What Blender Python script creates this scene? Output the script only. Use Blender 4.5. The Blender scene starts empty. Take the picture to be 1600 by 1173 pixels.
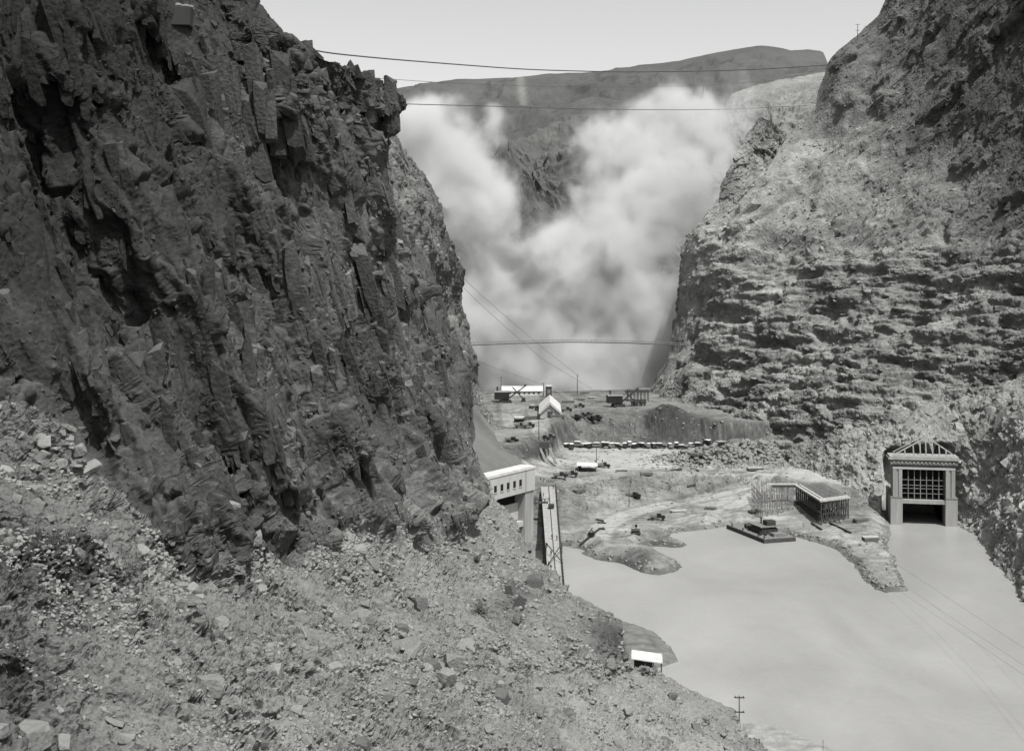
import bpy, bmesh, math, random
import numpy as np
from mathutils import Vector, Matrix
from concurrent.futures import ThreadPoolExecutor

random.seed(7)
SC = bpy.context.scene
COL = SC.collection
R = math.radians
Q = 1.0                # fineness of the terrain grids

# ------------------------------------------------------------------ camera, sky, sun, exposure
F = 1931.0            # focal length in photograph pixels
CH = 90.0             # height of the camera above the river
HZ = 441.0            # photograph row of the horizon
cam_d = bpy.data.cameras.new("camera")
cam = bpy.data.objects.new("camera", cam_d)
COL.objects.link(cam)
cam.location = (0, 0, CH)
cam.rotation_euler = (R(90), 0, 0)
cam_d.sensor_width = 36.0
cam_d.lens = 36.0 * F / 1600.0
cam_d.shift_y = -(586.5 - HZ) / 1600.0
cam_d.clip_start = 1.0
cam_d.clip_end = 60000.0
SC.camera = cam

SUN_EL, SUN_AZ = R(61), R(154)          # azimuth: clockwise from +Y
w = bpy.data.worlds.new("World")
SC.world = w
w.use_nodes = True
nt = w.node_tree
bg = nt.nodes["Background"]
sky = nt.nodes.new("ShaderNodeTexSky")
sky.sky_type = 'NISHITA'
sky.sun_disc = False
sky.sun_elevation = SUN_EL
sky.sun_rotation = SUN_AZ
sky.dust_density = 2.5
sky.air_density = 1.0
bw = nt.nodes.new("ShaderNodeRGBToBW")   # the photograph is black and white
nt.links.new(sky.outputs[0], bw.inputs[0])
nt.links.new(bw.outputs[0], bg.inputs[0])
bg.inputs[1].default_value = 0.10
sd = bpy.data.lights.new("sun", 'SUN')
sd.energy = 2.75
sd.angle = R(0.5)
sd.color = (1.0, 0.995, 0.98)
so = bpy.data.objects.new("sun", sd)
COL.objects.link(so)
sdir = Vector((math.sin(SUN_AZ) * math.cos(SUN_EL), math.cos(SUN_AZ) * math.cos(SUN_EL), math.sin(SUN_EL)))
so.rotation_euler = sdir.to_track_quat('Z', 'Y').to_euler()
so.location = sdir * 300
SC.view_settings.view_transform = 'Standard'
SC.view_settings.look = 'None'
SC.view_settings.exposure = 1.18
SC.view_settings.gamma = 1.0
SC.view_settings.use_curve_mapping = False
SC.render.engine = 'CYCLES'
SC.cycles.use_denoising = True
SC.cycles.max_bounces = 6
SC.cycles.diffuse_bounces = 3
SC.cycles.volume_bounces = 6
SC.cycles.volume_step_rate = 1.0

# ------------------------------------------------------------------ helpers: pixels of the photograph to places
def at(px, py, Y):
    return Vector(((px - 800.0) / F * Y, Y, CH - (py - HZ) / F * Y))

def atz(px, py, z):
    Y = (CH - z) * F / (py - HZ)
    return at(px, py, Y)

# ------------------------------------------------------------------ noise (numpy)
POOL = ThreadPoolExecutor(4)

def chunked(fn, P, n=60000):
    P = np.ascontiguousarray(P, dtype=np.float32)
    parts = [P[i:i + n] for i in range(0, len(P), n)]
    return np.concatenate(list(POOL.map(fn, parts)))

def _h(ix, iy, iz, s):
    n = (ix.astype(np.uint32) * np.uint32(73856093)) ^ (iy.astype(np.uint32) * np.uint32(19349663)) \
        ^ (iz.astype(np.uint32) * np.uint32(83492791)) ^ np.uint32((s * 2654435761) & 0xffffffff)
    n ^= n >> np.uint32(15)
    n *= np.uint32(0x2c1b3c6d)
    n ^= n >> np.uint32(12)
    n *= np.uint32(0x297a2d39)
    n ^= n >> np.uint32(15)
    return n

def _perlin(P, s):
    i = np.floor(P).astype(np.int32)
    f = P - i
    u = f * f * f * (f * (f * 6 - 15) + 10)
    out = np.zeros(len(P), np.float32)
    for dx in (0, 1):
        wx = u[:, 0] if dx else 1 - u[:, 0]
        for dy in (0, 1):
            wy = u[:, 1] if dy else 1 - u[:, 1]
            for dz in (0, 1):
                wz = u[:, 2] if dz else 1 - u[:, 2]
                h = _h(i[:, 0] + dx, i[:, 1] + dy, i[:, 2] + dz, s)
                gx = (h & np.uint32(1023)).astype(np.float32) / 511.5 - 1
                gy = ((h >> np.uint32(10)) & np.uint32(1023)).astype(np.float32) / 511.5 - 1
                gz = ((h >> np.uint32(20)) & np.uint32(1023)).astype(np.float32) / 511.5 - 1
                out += wx * wy * wz * (gx * (f[:, 0] - dx) + gy * (f[:, 1] - dy) + gz * (f[:, 2] - dz))
    return out

def fbm(P, size, s=1, octv=4, gain=0.5, ridge=False):
    P = np.asarray(P, np.float32)
    def fn(p):
        a, o, q = 1.0, np.zeros(len(p), np.float32), p / size
        for k in range(octv):
            n = _perlin(q, s + k * 17)
            o += a * ((0.5 - np.abs(n) * 1.6) if ridge else n)
            a *= gain
            q = q * 2.03 + 11.7
        return o
    return chunked(fn, P)

def facet(P, size, s, basis=None, tilt=0.5, crack=0.12, crackw=0.10, offw=1.0):
    """Broken rock: each irregular block stands out by its own amount and leans its own way; narrow cracks between. About -0.6..0.6."""
    P = np.asarray(P, np.float32)
    sz = np.asarray(size, np.float32)
    B = np.eye(3, dtype=np.float32) if basis is None else np.asarray(basis, np.float32)
    def fn(p):
        q = (p @ B.T) / sz
        i0 = np.floor(q).astype(np.int32)
        n = len(q)
        f1 = np.full(n, 9.0, np.float32); f2 = np.full(n, 9.0, np.float32)
        hid = np.zeros(n, np.uint32)
        vx = np.zeros(n, np.float32); vy = vx.copy(); vz = vx.copy()
        for dx in (-1, 0, 1):
            for dy in (-1, 0, 1):
                for dz in (-1, 0, 1):
                    a, b, c = i0[:, 0] + dx, i0[:, 1] + dy, i0[:, 2] + dz
                    h = _h(a, b, c, s)
                    ex = q[:, 0] - a - (h & np.uint32(1023)).astype(np.float32) / 1023
                    ey = q[:, 1] - b - ((h >> np.uint32(10)) & np.uint32(1023)).astype(np.float32) / 1023
                    ez = q[:, 2] - c - ((h >> np.uint32(20)) & np.uint32(1023)).astype(np.float32) / 1023
                    d = np.abs(ex) ** 1.5 + np.abs(ey) ** 1.5 + np.abs(ez) ** 1.5
                    m = d < f1
                    f2 = np.where(m, f1, np.minimum(f2, d))
                    f1 = np.where(m, d, f1)
                    hid = np.where(m, h, hid)
                    vx = np.where(m, ex, vx); vy = np.where(m, ey, vy); vz = np.where(m, ez, vz)
        k = hid * np.uint32(2246822519)
        k ^= k >> np.uint32(13)
        off = (k & np.uint32(1023)).astype(np.float32) / 1023 - 0.5
        tx = ((k >> np.uint32(8)) & np.uint32(1023)).astype(np.float32) / 511.5 - 1
        ty = ((k >> np.uint32(15)) & np.uint32(1023)).astype(np.float32) / 511.5 - 1
        tz = ((k >> np.uint32(21)) & np.uint32(1023)).astype(np.float32) / 511.5 - 1
        o = off * offw + tilt * (tx * vx + ty * vy + tz * vz)
        e = np.clip((f2 - f1) / crackw, 0, 1)
        return (o - crack * (1 - e) ** 2).astype(np.float32)
    return chunked(fn, P, 40000)

def basis_from(e_long, hint=(1, 0, 0)):
    a = np.array(e_long, float); a /= np.linalg.norm(a)
    b = np.cross(a, np.array(hint, float)); b /= np.linalg.norm(b)
    c = np.cross(a, b)
    return np.stack([c, b, a])      # rows: across, across, along

def sstep(x, a, b):
    t = np.clip((x - a) / (b - a), 0, 1)
    return t * t * (3 - 2 * t)

# thin-plate spline of inverse distance over the picture's control points
class Spline:
    def __init__(self, pts, val=lambda p: 1.0 / p[2], smooth=1e-4):
        X = np.array([(p[0] / 800.0, p[1] / 800.0) for p in pts])
        v = np.array([val(p) for p in pts])
        n = len(X)
        A = np.zeros((n + 3, n + 3))
        d2 = ((X[:, None] - X[None]) ** 2).sum(-1)
        A[:n, :n] = self.k(d2) + np.eye(n) * smooth
        A[:n, n] = 1; A[:n, n + 1:] = X
        A[n, :n] = 1; A[n + 1:, :n] = X.T
        self.c = np.linalg.solve(A, np.concatenate([v, np.zeros(3)]))
        self.X = X
    @staticmethod
    def k(d2):
        return 0.5 * d2 * np.log(d2 + 1e-12)
    def __call__(self, px, py):
        Q = np.stack([np.ravel(px) / 800.0, np.ravel(py) / 800.0], -1)
        def fn(q):
            d2 = ((q[:, None] - self.X[None]) ** 2).sum(-1)
            n = len(self.X)
            return self.k(d2) @ self.c[:n] + self.c[n] + q @ self.c[n + 1:]
        parts = [Q[i:i + 40000] for i in range(0, len(Q), 40000)]
        return np.concatenate(list(POOL.map(fn, parts))).reshape(np.shape(px))

def unproject(PX, PY, W):
    Y = 1.0 / W
    return np.stack([(PX - 800.0) / F * Y, Y, CH - (PY - HZ) / F * Y], -1)

def grid_normals(P):
    du = np.gradient(P, axis=1); dv = np.gradient(P, axis=0)
    n = np.cross(du, dv)
    n /= np.linalg.norm(n, axis=-1, keepdims=True) + 1e-9
    # the face towards the camera
    flip = (n * (P - np.array([0, 0, CH]))).sum(-1) > 0
    if flip.mean() > 0.5:
        n = -n
    return n

def blur(A, k, it=2):
    for _ in range(it):
        for ax in (0, 1):
            B = np.pad(A, [(k, k) if a == ax else (0, 0) for a in range(A.ndim)], mode='edge')
            C = np.cumsum(B, axis=ax, dtype=np.float64)
            z = np.zeros_like(np.take(C, [0], axis=ax))
            C = np.concatenate([z, C], axis=ax)
            n = A.shape[ax]
            hi = np.take(C, range(2 * k + 1, 2 * k + 1 + n), axis=ax)
            lo = np.take(C, range(0, n), axis=ax)
            A = (hi - lo) / (2 * k + 1)
    return A

def relax(P, PX, PY, c0, c1):
    """Spread the grid's points evenly over the surface (steep steps get their share), rows then columns."""
    A = np.concatenate([P, PX[..., None], PY[..., None]], -1)
    S = A[:, c0:c1]
    for ax in (1, 0):
        T = S if ax == 1 else np.swapaxes(S, 0, 1)
        d = np.linalg.norm(np.diff(T[..., :3], axis=1), axis=-1) / T[:, 1:, 1]
        d = np.minimum(d, d.mean() * 9) + d.mean() * 0.4
        s = np.concatenate([np.zeros((len(T), 1)), np.cumsum(d, 1)], 1)
        out = np.empty_like(T)
        sm = blur(s / s[:, -1:], 5, 1)                 # neighbouring rows move together
        sm[:, 0] = 0; sm[:, -1] = 1
        sm = np.maximum.accumulate(sm, 1)
        u = np.linspace(0, 1, T.shape[1])
        for i in range(len(T)):
            for c in range(T.shape[2]):
                out[i, :, c] = np.interp(u, sm[i], T[i, :, c])
        if ax == 0 and c1 < A.shape[1]:                # the far side of the ridge keeps step with the ridge line
            T2 = np.swapaxes(A[:, c1:], 0, 1); o2 = np.empty_like(T2)
            for i in range(len(T2)):
                for c in range(T2.shape[2]):
                    o2[i, :, c] = np.interp(u, sm[-1], T2[i, :, c])
            A[:, c1:] = np.swapaxes(o2, 0, 1)
        S = out if ax == 1 else np.swapaxes(out, 0, 1)
    A[:, c0:c1] = S
    return A[..., :3].copy(), A[..., 3].copy(), A[..., 4].copy()

def push(P, D, k, c1=None):
    """Move the surface along its own smoothed normal; columns past c1 (over the ridge) follow the ridge line."""
    N = grid_normals(blur(P, k))
    D = D.copy()
    if c1 is not None:
        n = P.shape[1] - c1
        N[:, c1 - 1:] = blur(N[:, c1 - 1:c1 + 1], 2, 1)[:, :1]
        f = np.linspace(0, 1, n)[None]
        D[:, c1:] = D[:, c1 - 1:c1] * (1 - f) + D[:, c1:] * f * 0.5
    return P + N * D[..., None]

def interp(xs, pts):
    pts = sorted(pts)
    return np.interp(xs, [p[0] for p in pts], [p[1] for p in pts])

# ------------------------------------------------------------------ meshes and tags
def mesh_from_grid(name, P, mat, tone=None, mask=None, smooth=False, kind='structure', extra=None):
    n, m = P.shape[:2]
    idx = np.arange(n * m).reshape(n, m)
    q = np.stack([idx[:-1, :-1], idx[:-1, 1:], idx[1:, 1:], idx[1:, :-1]], -1).reshape(-1, 4)
    if mask is not None:
        q = q[mask[:-1, :-1].ravel()]
    used = np.zeros(n * m, bool); used[q.ravel()] = True
    remap = np.cumsum(used) - 1
    V = P.reshape(-1, 3)[used]
    q = remap[q]
    me = bpy.data.meshes.new(name)
    loops = q.ravel(); tot = np.full(len(q), 4, np.int32); T = tone.ravel()[used] if tone is not None else None
    sm = np.full(len(q), smooth, bool)
    if extra is not None:                               # angular blocks standing out of the rock
        V2, F2, T2 = extra
        loops = np.concatenate([loops, F2.ravel() + len(V)]); tot = np.concatenate([tot, np.full(len(F2), 3, np.int32)])
        V = np.concatenate([V, V2]); T = np.concatenate([T, T2]); sm = np.concatenate([sm, np.zeros(len(F2), bool)])
    me.vertices.add(len(V)); me.vertices.foreach_set("co", V.astype(np.float32).ravel())
    me.loops.add(len(loops)); me.loops.foreach_set("vertex_index", loops.astype(np.int32))
    me.polygons.add(len(tot))
    me.polygons.foreach_set("loop_start", np.concatenate([[0], np.cumsum(tot)[:-1]]).astype(np.int32))
    me.polygons.foreach_set("loop_total", tot)
    if tone is not None:
        a = me.attributes.new("tone", 'FLOAT', 'POINT')
        a.data.foreach_set("value", T.astype(np.float32))
    me.update(calc_edges=True)
    me.polygons.foreach_set("use_smooth", sm)
    me.materials.append(mat)
    o = bpy.data.objects.new(name, me)
    COL.objects.link(o)
    if kind:
        o["kind"] = kind
    return o

def tag(o, label, cat, group=None, kind=None):
    o["label"] = label; o["category"] = cat
    if group: o["group"] = group
    if kind: o["kind"] = kind
    return o

def grey(v):
    return (v, v * 0.995, v * 0.97, 1.0)

def new_mat(name):
    m = bpy.data.materials.new(name)
    m.use_nodes = True
    n = m.node_tree.nodes
    b = n["Principled BSDF"]
    b.inputs["Roughness"].default_value = 0.9
    b.inputs["Specular IOR Level"].default_value = 0.15
    return m, m.node_tree, b

def rock_mat(name, dark, light, scales=(0.05, 0.4, 2.5), bump=0.5, bump_scale=1.2, stretch=(1, 1, 1), use_tone=True, contrast=1.0, ledge=0.0):
    """Weathered rock: three sizes of mottling between two greys times the rock's own tone; fine grain as bump."""
    m, t, b = new_mat(name)
    N, L = t.nodes, t.links
    geo = N.new("ShaderNodeNewGeometry")
    mp = N.new("ShaderNodeMapping"); mp.inputs["Scale"].default_value = stretch
    L.new(geo.outputs["Position"], mp.inputs["Vector"])
    acc = None
    for i, s in enumerate(scales):
        nz = N.new("ShaderNodeTexNoise")
        nz.inputs["Scale"].default_value = s
        nz.inputs["Detail"].default_value = 5.0
        nz.inputs["Roughness"].default_value = 0.62
        L.new(mp.outputs[0], nz.inputs["Vector"])
        if acc is None:
            acc = nz.outputs["Fac"]
        else:
            a = N.new("ShaderNodeMath"); a.operation = 'ADD'
            L.new(acc, a.inputs[0]); L.new(nz.outputs["Fac"], a.inputs[1])
            acc = a.outputs[0]
    mr = N.new("ShaderNodeMapRange")
    k = len(scales)
    half = 0.2 * k / contrast
    mr.inputs["From Min"].default_value = 0.5 * k - half
    mr.inputs["From Max"].default_value = 0.5 * k + half
    mr.inputs["To Min"].default_value = dark
    mr.inputs["To Max"].default_value = light
    L.new(acc, mr.inputs["Value"])
    val = mr.outputs[0]
    if ledge:      # pale dust and grit on flat rock, plus ledge light put into tone
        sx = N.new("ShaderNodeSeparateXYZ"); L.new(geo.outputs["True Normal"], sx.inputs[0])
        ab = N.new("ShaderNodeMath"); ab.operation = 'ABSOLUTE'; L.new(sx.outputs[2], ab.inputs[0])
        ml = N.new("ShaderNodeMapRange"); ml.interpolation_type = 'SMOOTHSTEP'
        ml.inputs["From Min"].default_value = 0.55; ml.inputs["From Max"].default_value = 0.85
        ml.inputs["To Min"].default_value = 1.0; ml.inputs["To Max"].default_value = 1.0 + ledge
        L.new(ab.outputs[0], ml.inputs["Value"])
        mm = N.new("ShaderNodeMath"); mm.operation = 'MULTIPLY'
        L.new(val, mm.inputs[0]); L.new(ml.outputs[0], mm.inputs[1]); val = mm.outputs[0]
    if use_tone:
        at_ = N.new("ShaderNodeAttribute"); at_.attribute_name = "tone"
        mm = N.new("ShaderNodeMath"); mm.operation = 'MULTIPLY'
        L.new(val, mm.inputs[0]); L.new(at_.outputs["Fac"], mm.inputs[1]); val = mm.outputs[0]
    cl = N.new("ShaderNodeClamp"); cl.inputs["Min"].default_value = 0.012; cl.inputs["Max"].default_value = 0.75
    L.new(val, cl.inputs[0])
    cc = N.new("ShaderNodeCombineColor")
    L.new(cl.outputs[0], cc.inputs[0]); L.new(cl.outputs[0], cc.inputs[1])
    m3 = N.new("ShaderNodeMath"); m3.operation = 'MULTIPLY'; m3.inputs[1].default_value = 0.97
    L.new(cl.outputs[0], m3.inputs[0]); L.new(m3.outputs[0], cc.inputs[2])
    L.new(cc.outputs[0], b.inputs["Base Color"])
    if bump:
        vo = N.new("ShaderNodeTexVoronoi"); vo.inputs["Scale"].default_value = bump_scale
        L.new(mp.outputs[0], vo.inputs["Vector"])
        nz = N.new("ShaderNodeTexNoise"); nz.inputs["Scale"].default_value = bump_scale * 2.2
        nz.inputs["Detail"].default_value = 8; nz.inputs["Roughness"].default_value = 0.7
        L.new(mp.outputs[0], nz.inputs["Vector"])
        a = N.new("ShaderNodeMath"); a.operation = 'ADD'
        L.new(vo.outputs["Distance"], a.inputs[0]); L.new(nz.outputs["Fac"], a.inputs[1])
        bp = N.new("ShaderNodeBump"); bp.inputs["Strength"].default_value = bump
        bp.inputs["Distance"].default_value = 0.5 / bump_scale
        L.new(a.outputs[0], bp.inputs["Height"])
        L.new(bp.outputs[0], b.inputs["Normal"])
    return m

def plain_mat(name, v, rough=0.8, var=0.15, scale=1.5, metal=0.0, streak=False):
    m, t, b = new_mat(name)
    N, L = t.nodes, t.links
    b.inputs["Roughness"].default_value = rough
    b.inputs["Metallic"].default_value = metal
    geo = N.new("ShaderNodeNewGeometry")
    mp = N.new("ShaderNodeMapping"); mp.inputs["Scale"].default_value = (1, 1, 0.15) if streak else (1, 1, 1)
    L.new(geo.outputs["Position"], mp.inputs["Vector"])
    nz = N.new("ShaderNodeTexNoise"); nz.inputs["Scale"].default_value = scale
    nz.inputs["Detail"].default_value = 5
    L.new(mp.outputs[0], nz.inputs["Vector"])
    rp = N.new("ShaderNodeValToRGB")
    rp.color_ramp.elements[0].position = 0.3; rp.color_ramp.elements[1].position = 0.7
    rp.color_ramp.elements[0].color = grey(v * (1 - var)); rp.color_ramp.elements[1].color = grey(min(0.85, v * (1 + var)))
    L.new(nz.outputs["Fac"], rp.inputs[0])
    L.new(rp.outputs[0], b.inputs["Base Color"])
    return m

# ------------------------------------------------------------------ angular rock blocks
def block_protos(seed, n, cut=0.45):
    """Jointed blocks: boxes with uneven corners, some corners broken off."""
    rng = np.random.default_rng(seed); out = []
    for k in range(n):
        pts = []
        for sx in (-1, 1):
            for sy in (-1, 1):
                for sz in (-1, 1):
                    c = np.array([sx, sy, sz]) * (1 - rng.uniform(0, 0.42, 3))
                    if rng.random() < cut:
                        for a in range(3):
                            d = np.zeros(3); d[a] = -np.sign(c[a]) * rng.uniform(0.25, 0.8)
                            pts.append(c + d)
                    else:
                        pts.append(c)
        bm = bmesh.new()
        for p in pts: bm.verts.new(p)
        bmesh.ops.convex_hull(bm, input=bm.verts)
        for v in [v for v in bm.verts if not v.link_faces]: bm.verts.remove(v)
        bmesh.ops.triangulate(bm, faces=bm.faces)
        bm.verts.index_update()
        out.append((np.array([v.co[:] for v in bm.verts]), np.array([[v.index for v in f.verts] for f in bm.faces]))); bm.free()
    return out

def blocks(P, N, size, basis, sink, jitter, tone, seed, protos, spread=0.5, scale=None):
    """Place blocks at points P (rock normal N), half sizes `size` along `basis` rows, sunk by a share of their depth."""
    rng = np.random.default_rng(seed)
    m = len(P); B = np.asarray(basis, float)
    k = rng.integers(0, len(protos), m)
    sc = np.asarray(size)[None] * np.exp(rng.normal(0, spread, (m, 1))) * np.exp(rng.normal(0, 0.22, (m, 3)))
    sc = np.minimum(sc, np.asarray(size)[None] * 1.7)
    if scale is not None: sc = sc * scale[:, None]
    ang = rng.normal(0, jitter, (m, 3))
    Vs, Fs, Ts, base = [], [], [], 0
    for q in range(len(protos)):
        s = np.nonzero(k == q)[0]
        if not len(s): continue
        pv, pf = protos[q]
        flip = rng.choice([-1.0, 1.0], (len(s), 1, 3)); flip[:, :, 2] = flip[:, :, 0] * flip[:, :, 1]      # turned about, never mirrored
        L = pv[None] * flip * sc[s][:, None]
        for a, (i, j) in enumerate(((1, 2), (2, 0), (0, 1))):
            c_, s_ = np.cos(ang[s, a])[:, None], np.sin(ang[s, a])[:, None]
            u, v = L[:, :, i].copy(), L[:, :, j].copy()
            L[:, :, i] = u * c_ - v * s_; L[:, :, j] = u * s_ + v * c_
        Wd = L @ B
        ext = np.abs((Wd * N[s][:, None]).sum(-1)).max(1)
        Wd = Wd + (P[s] - N[s] * (ext * sink)[:, None])[:, None]
        Vs.append(Wd.reshape(-1, 3)); Fs.append((pf[None] + (np.arange(len(s)) * len(pv))[:, None, None] + base).reshape(-1, 3))
        Ts.append(np.repeat(tone[s] * np.exp(rng.normal(0, 0.16, len(s))), len(pv))); base += len(s) * len(pv)
    return np.concatenate(Vs), np.concatenate(Fs), np.concatenate(Ts)

def join_blocks(lst):
    V, Fc, T, b = [], [], [], 0
    for v, f, t in lst:
        V.append(v); Fc.append(f + b); T.append(t); b += len(v)
    return np.concatenate(V), np.concatenate(Fc), np.concatenate(T)

def sprinkle(P, wgt, n, seed):
    """Grid points picked in proportion to wgt times the area they stand for."""
    du = np.linalg.norm(np.gradient(P, axis=1), axis=-1); dv = np.linalg.norm(np.gradient(P, axis=0), axis=-1)
    w_ = (np.minimum(du * dv, np.percentile(du * dv, 97)) * wgt).ravel(); w_ = np.maximum(w_, 0); w_ /= w_.sum()
    return np.random.default_rng(seed).choice(len(w_), n, p=w_)
# ------------------------------------------------------------------ near left cliff and the talus slope below it (one continuous hillside)
A_PTS = [  # picture column, row, distance
 (-700, 0, 92), (-700, 600, 70), (-700, 1173, 44), (-300, 0, 116), (-300, 600, 90), (-300, 1173, 52), (-300, 1300, 48),
 (0, -60, 134), (0, 0, 132), (0, 300, 122), (0, 640, 110), (0, 760, 100), (0, 900, 86), (0, 1173, 62), (0, 1300, 56),
 (100, 200, 138), (100, 690, 112), (170, 760, 113), (250, 830, 116), (200, 900, 102), (200, 300, 142), (150, 600, 122),
 (300, 890, 119), (300, 450, 150), (300, 650, 136), (300, 0, 186), (400, 200, 200), (450, 890, 139), (450, 700, 163), (400, 1000, 106),
 (400, 1173, 80), (400, 1300, 70), (500, 82, 240), (500, -60, 262), (500, 250, 232), (500, 400, 215), (500, 600, 190), (470, 860, 147),
 (560, 830, 172), (600, 700, 222), (600, 550, 268), (600, 400, 305), (640, 165, 345), (600, 200, 330), (612, 300, 340), (690, 470, 372), (742, 583, 402),
 (700, 840, 236), (700, 700, 300), (740, 660, 384), (752, 735, 352), (760, 800, 302), (803, 826, 322), (832, 872, 292), (800, 850, 290), (885, 925, 240),
 (600, 1000, 141), (600, 1173, 104), (600, 1300, 88), (700, 900, 203), (800, 900, 250), (800, 1000, 184), (800, 1173, 136), (800, 1300, 116),
 (900, 1000, 213), (900, 1173, 157), (960, 985, 226), (972, 1040, 224), (1000, 1173, 177), (1000, 1100, 210), (1100, 1173, 198),
 (1032, 1050, 246), (1105, 1095, 240), (1150, 1135, 227), (1200, 1173, 216), (1270, 1240, 198), (1330, 1300, 186), (1000, 1300, 150),
]
A_EDGE = [(-60, 380), (0, 410), (25, 436), (60, 470), (82, 498), (95, 535), (103, 548), (112, 562), (122, 590), (128, 608), (140, 622), (165, 640), (171, 634),
 (178, 606), (190, 600), (225, 611), (262, 606), (300, 612), (375, 636), (400, 656), (448, 680), (483, 699), (525, 704), (555, 725), (583, 742),
 (605, 741), (630, 736), (660, 738), (715, 748), (731, 752), (771, 771), (826, 803), (853, 822), (872, 832), (880, 849), (905, 866), (925, 888),
 (945, 925), (960, 950), (975, 963), (990, 968), (1020, 971), (1040, 973), (1048, 1000), (1050, 1032), (1066, 1062), (1080, 1085), (1095, 1105),
 (1112, 1135), (1135, 1152), (1155, 1175), (1173, 1200), (1240, 1270), (1300, 1330)]
A_EDGE = [(r_, c_ - 14 * (1 if r_ < 120 else max(0.0, (168 - r_) / 48))) for r_, c_ in A_EDGE]
A_FOOT = [(-700, 540), (-300, 600), (0, 640), (60, 665), (100, 690), (140, 725), (170, 760), (250, 830), (300, 885), (380, 893), (450, 890), (470, 862), (520, 842), (560, 830), (640, 838), (700, 842),
 (740, 815), (755, 780), (765, 752), (800, 700), (1400, 700)]

def sheet(pts, edge, rows, far, n_in, n_far, wrap_dir, wrap_len, n_wrap=36, smooth=1e-4, frame=-80.0, inward=16.0):
    sp = Spline(pts, smooth=smooth)
    e = interp(rows, edge)
    t_in = np.linspace(0, 1, n_in)
    fr = np.full_like(rows, frame) if np.isscalar(frame) else frame
    inner = fr[:, None] + (e - fr)[:, None] * t_in[None]
    t_far = np.linspace(0, 1, n_far, endpoint=False) ** 0.7
    outer = far + (fr[:, None] - far) * t_far[None]
    PX = np.concatenate([outer, inner], 1)
    PY = np.repeat(rows[:, None], PX.shape[1], 1)
    W = np.maximum(sp(PX, PY), 1 / 6000.0)
    P = unproject(PX, PY, W)
    # over the ridge: the far side runs off behind what one sees of it
    L = wrap_len(rows)
    t = (np.arange(1, n_wrap + 1) / n_wrap)[None]
    sg = -1.0 if e.mean() > fr.mean() else 1.0
    drop = wrap_dir(rows)[:, None]
    BX = e[:, None] + sg * inward * t ** 1.2
    BY = rows[:, None] + drop * t
    back = unproject(BX, BY, 1.0 / (P[:, -1, 1][:, None] + L[:, None] * t ** 1.5))
    P = np.concatenate([P, back], 1)
    PX = np.concatenate([PX, np.repeat(PX[:, -1:], n_wrap, 1)], 1)
    PY = np.concatenate([PY, np.repeat(PY[:, -1:], n_wrap, 1)], 1)
    return P, PX, PY

rowsA = np.concatenate([np.linspace(-60, 1180, int(1180 * Q)), np.linspace(1184, 1300, 30)])
def wdA(r):
    return 6 + 40 * sstep(r, 740, 900)
P, PX, PY = sheet(A_PTS, A_EDGE, rowsA, -700.0, int(920 * Q), 60, wdA, lambda r: 70 - 45 * sstep(r, 740, 900))
c0, c1 = 60, 60 + int(920 * Q)
def clump1(P, size, seed):
    return (0.12 + sstep(fbm(P.reshape(-1, 3), size, seed, 3), -0.1, 0.3)).reshape(P.shape[:2])
Bj = basis_from((0.20, 0.08, -1.0))
Bj2 = basis_from((0.5, 0.12, -1.0))
def masksA(P, PX, PY):
    V = P.reshape(-1, 3)
    foot = interp(PX.ravel(), A_FOOT).reshape(PX.shape)
    jag = fbm(V, 9.0, 91, 3).reshape(PX.shape) * 34 * np.clip(150 / P[:, :, 1], 0.3, 1.2)
    cliff = 1 - sstep(PY - foot + jag, -6, 8)               # 1 on rock face, 0 on talus
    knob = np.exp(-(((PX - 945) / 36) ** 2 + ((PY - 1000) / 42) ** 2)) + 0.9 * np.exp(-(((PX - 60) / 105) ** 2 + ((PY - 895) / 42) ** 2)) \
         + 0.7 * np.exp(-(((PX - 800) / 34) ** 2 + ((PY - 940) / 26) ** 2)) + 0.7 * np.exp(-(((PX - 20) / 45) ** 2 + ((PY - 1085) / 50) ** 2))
    e = interp(PY.ravel(), A_EDGE).reshape(PX.shape)
    keep = 0.12 + 0.88 * sstep(e - PX, 0, 70)
    return V, cliff, np.clip(knob, 0, 1), keep
def rs(a): return a.reshape(PX.shape)
# great slabs and ribs
V, cliff, knob, keep = masksA(P, PX, PY)
near = np.clip(P[..., 1] / 170.0, 0.65, 1.6)
warp = np.stack([fbm(V, 30, 5, 3), fbm(V, 30, 6, 3), fbm(V, 30, 7, 3)], -1) * 9.0
D = rs(5.0 * fbm(V, 42, 11, 3) + 8.6 * facet(V + warp * 0.8, (9.5, 12.5, 62), 21, Bj, 0.6, 0.2, 0.07, 0.9)) * near * cliff * keep + (1 - cliff) * rs(2.8 * fbm(V, 18, 51, 4)) + 2.0 * knob
P = push(P, blur(D, 2, 2), 8, c1)
P, PX, PY = relax(P, PX, PY, c0, c1)
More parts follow.
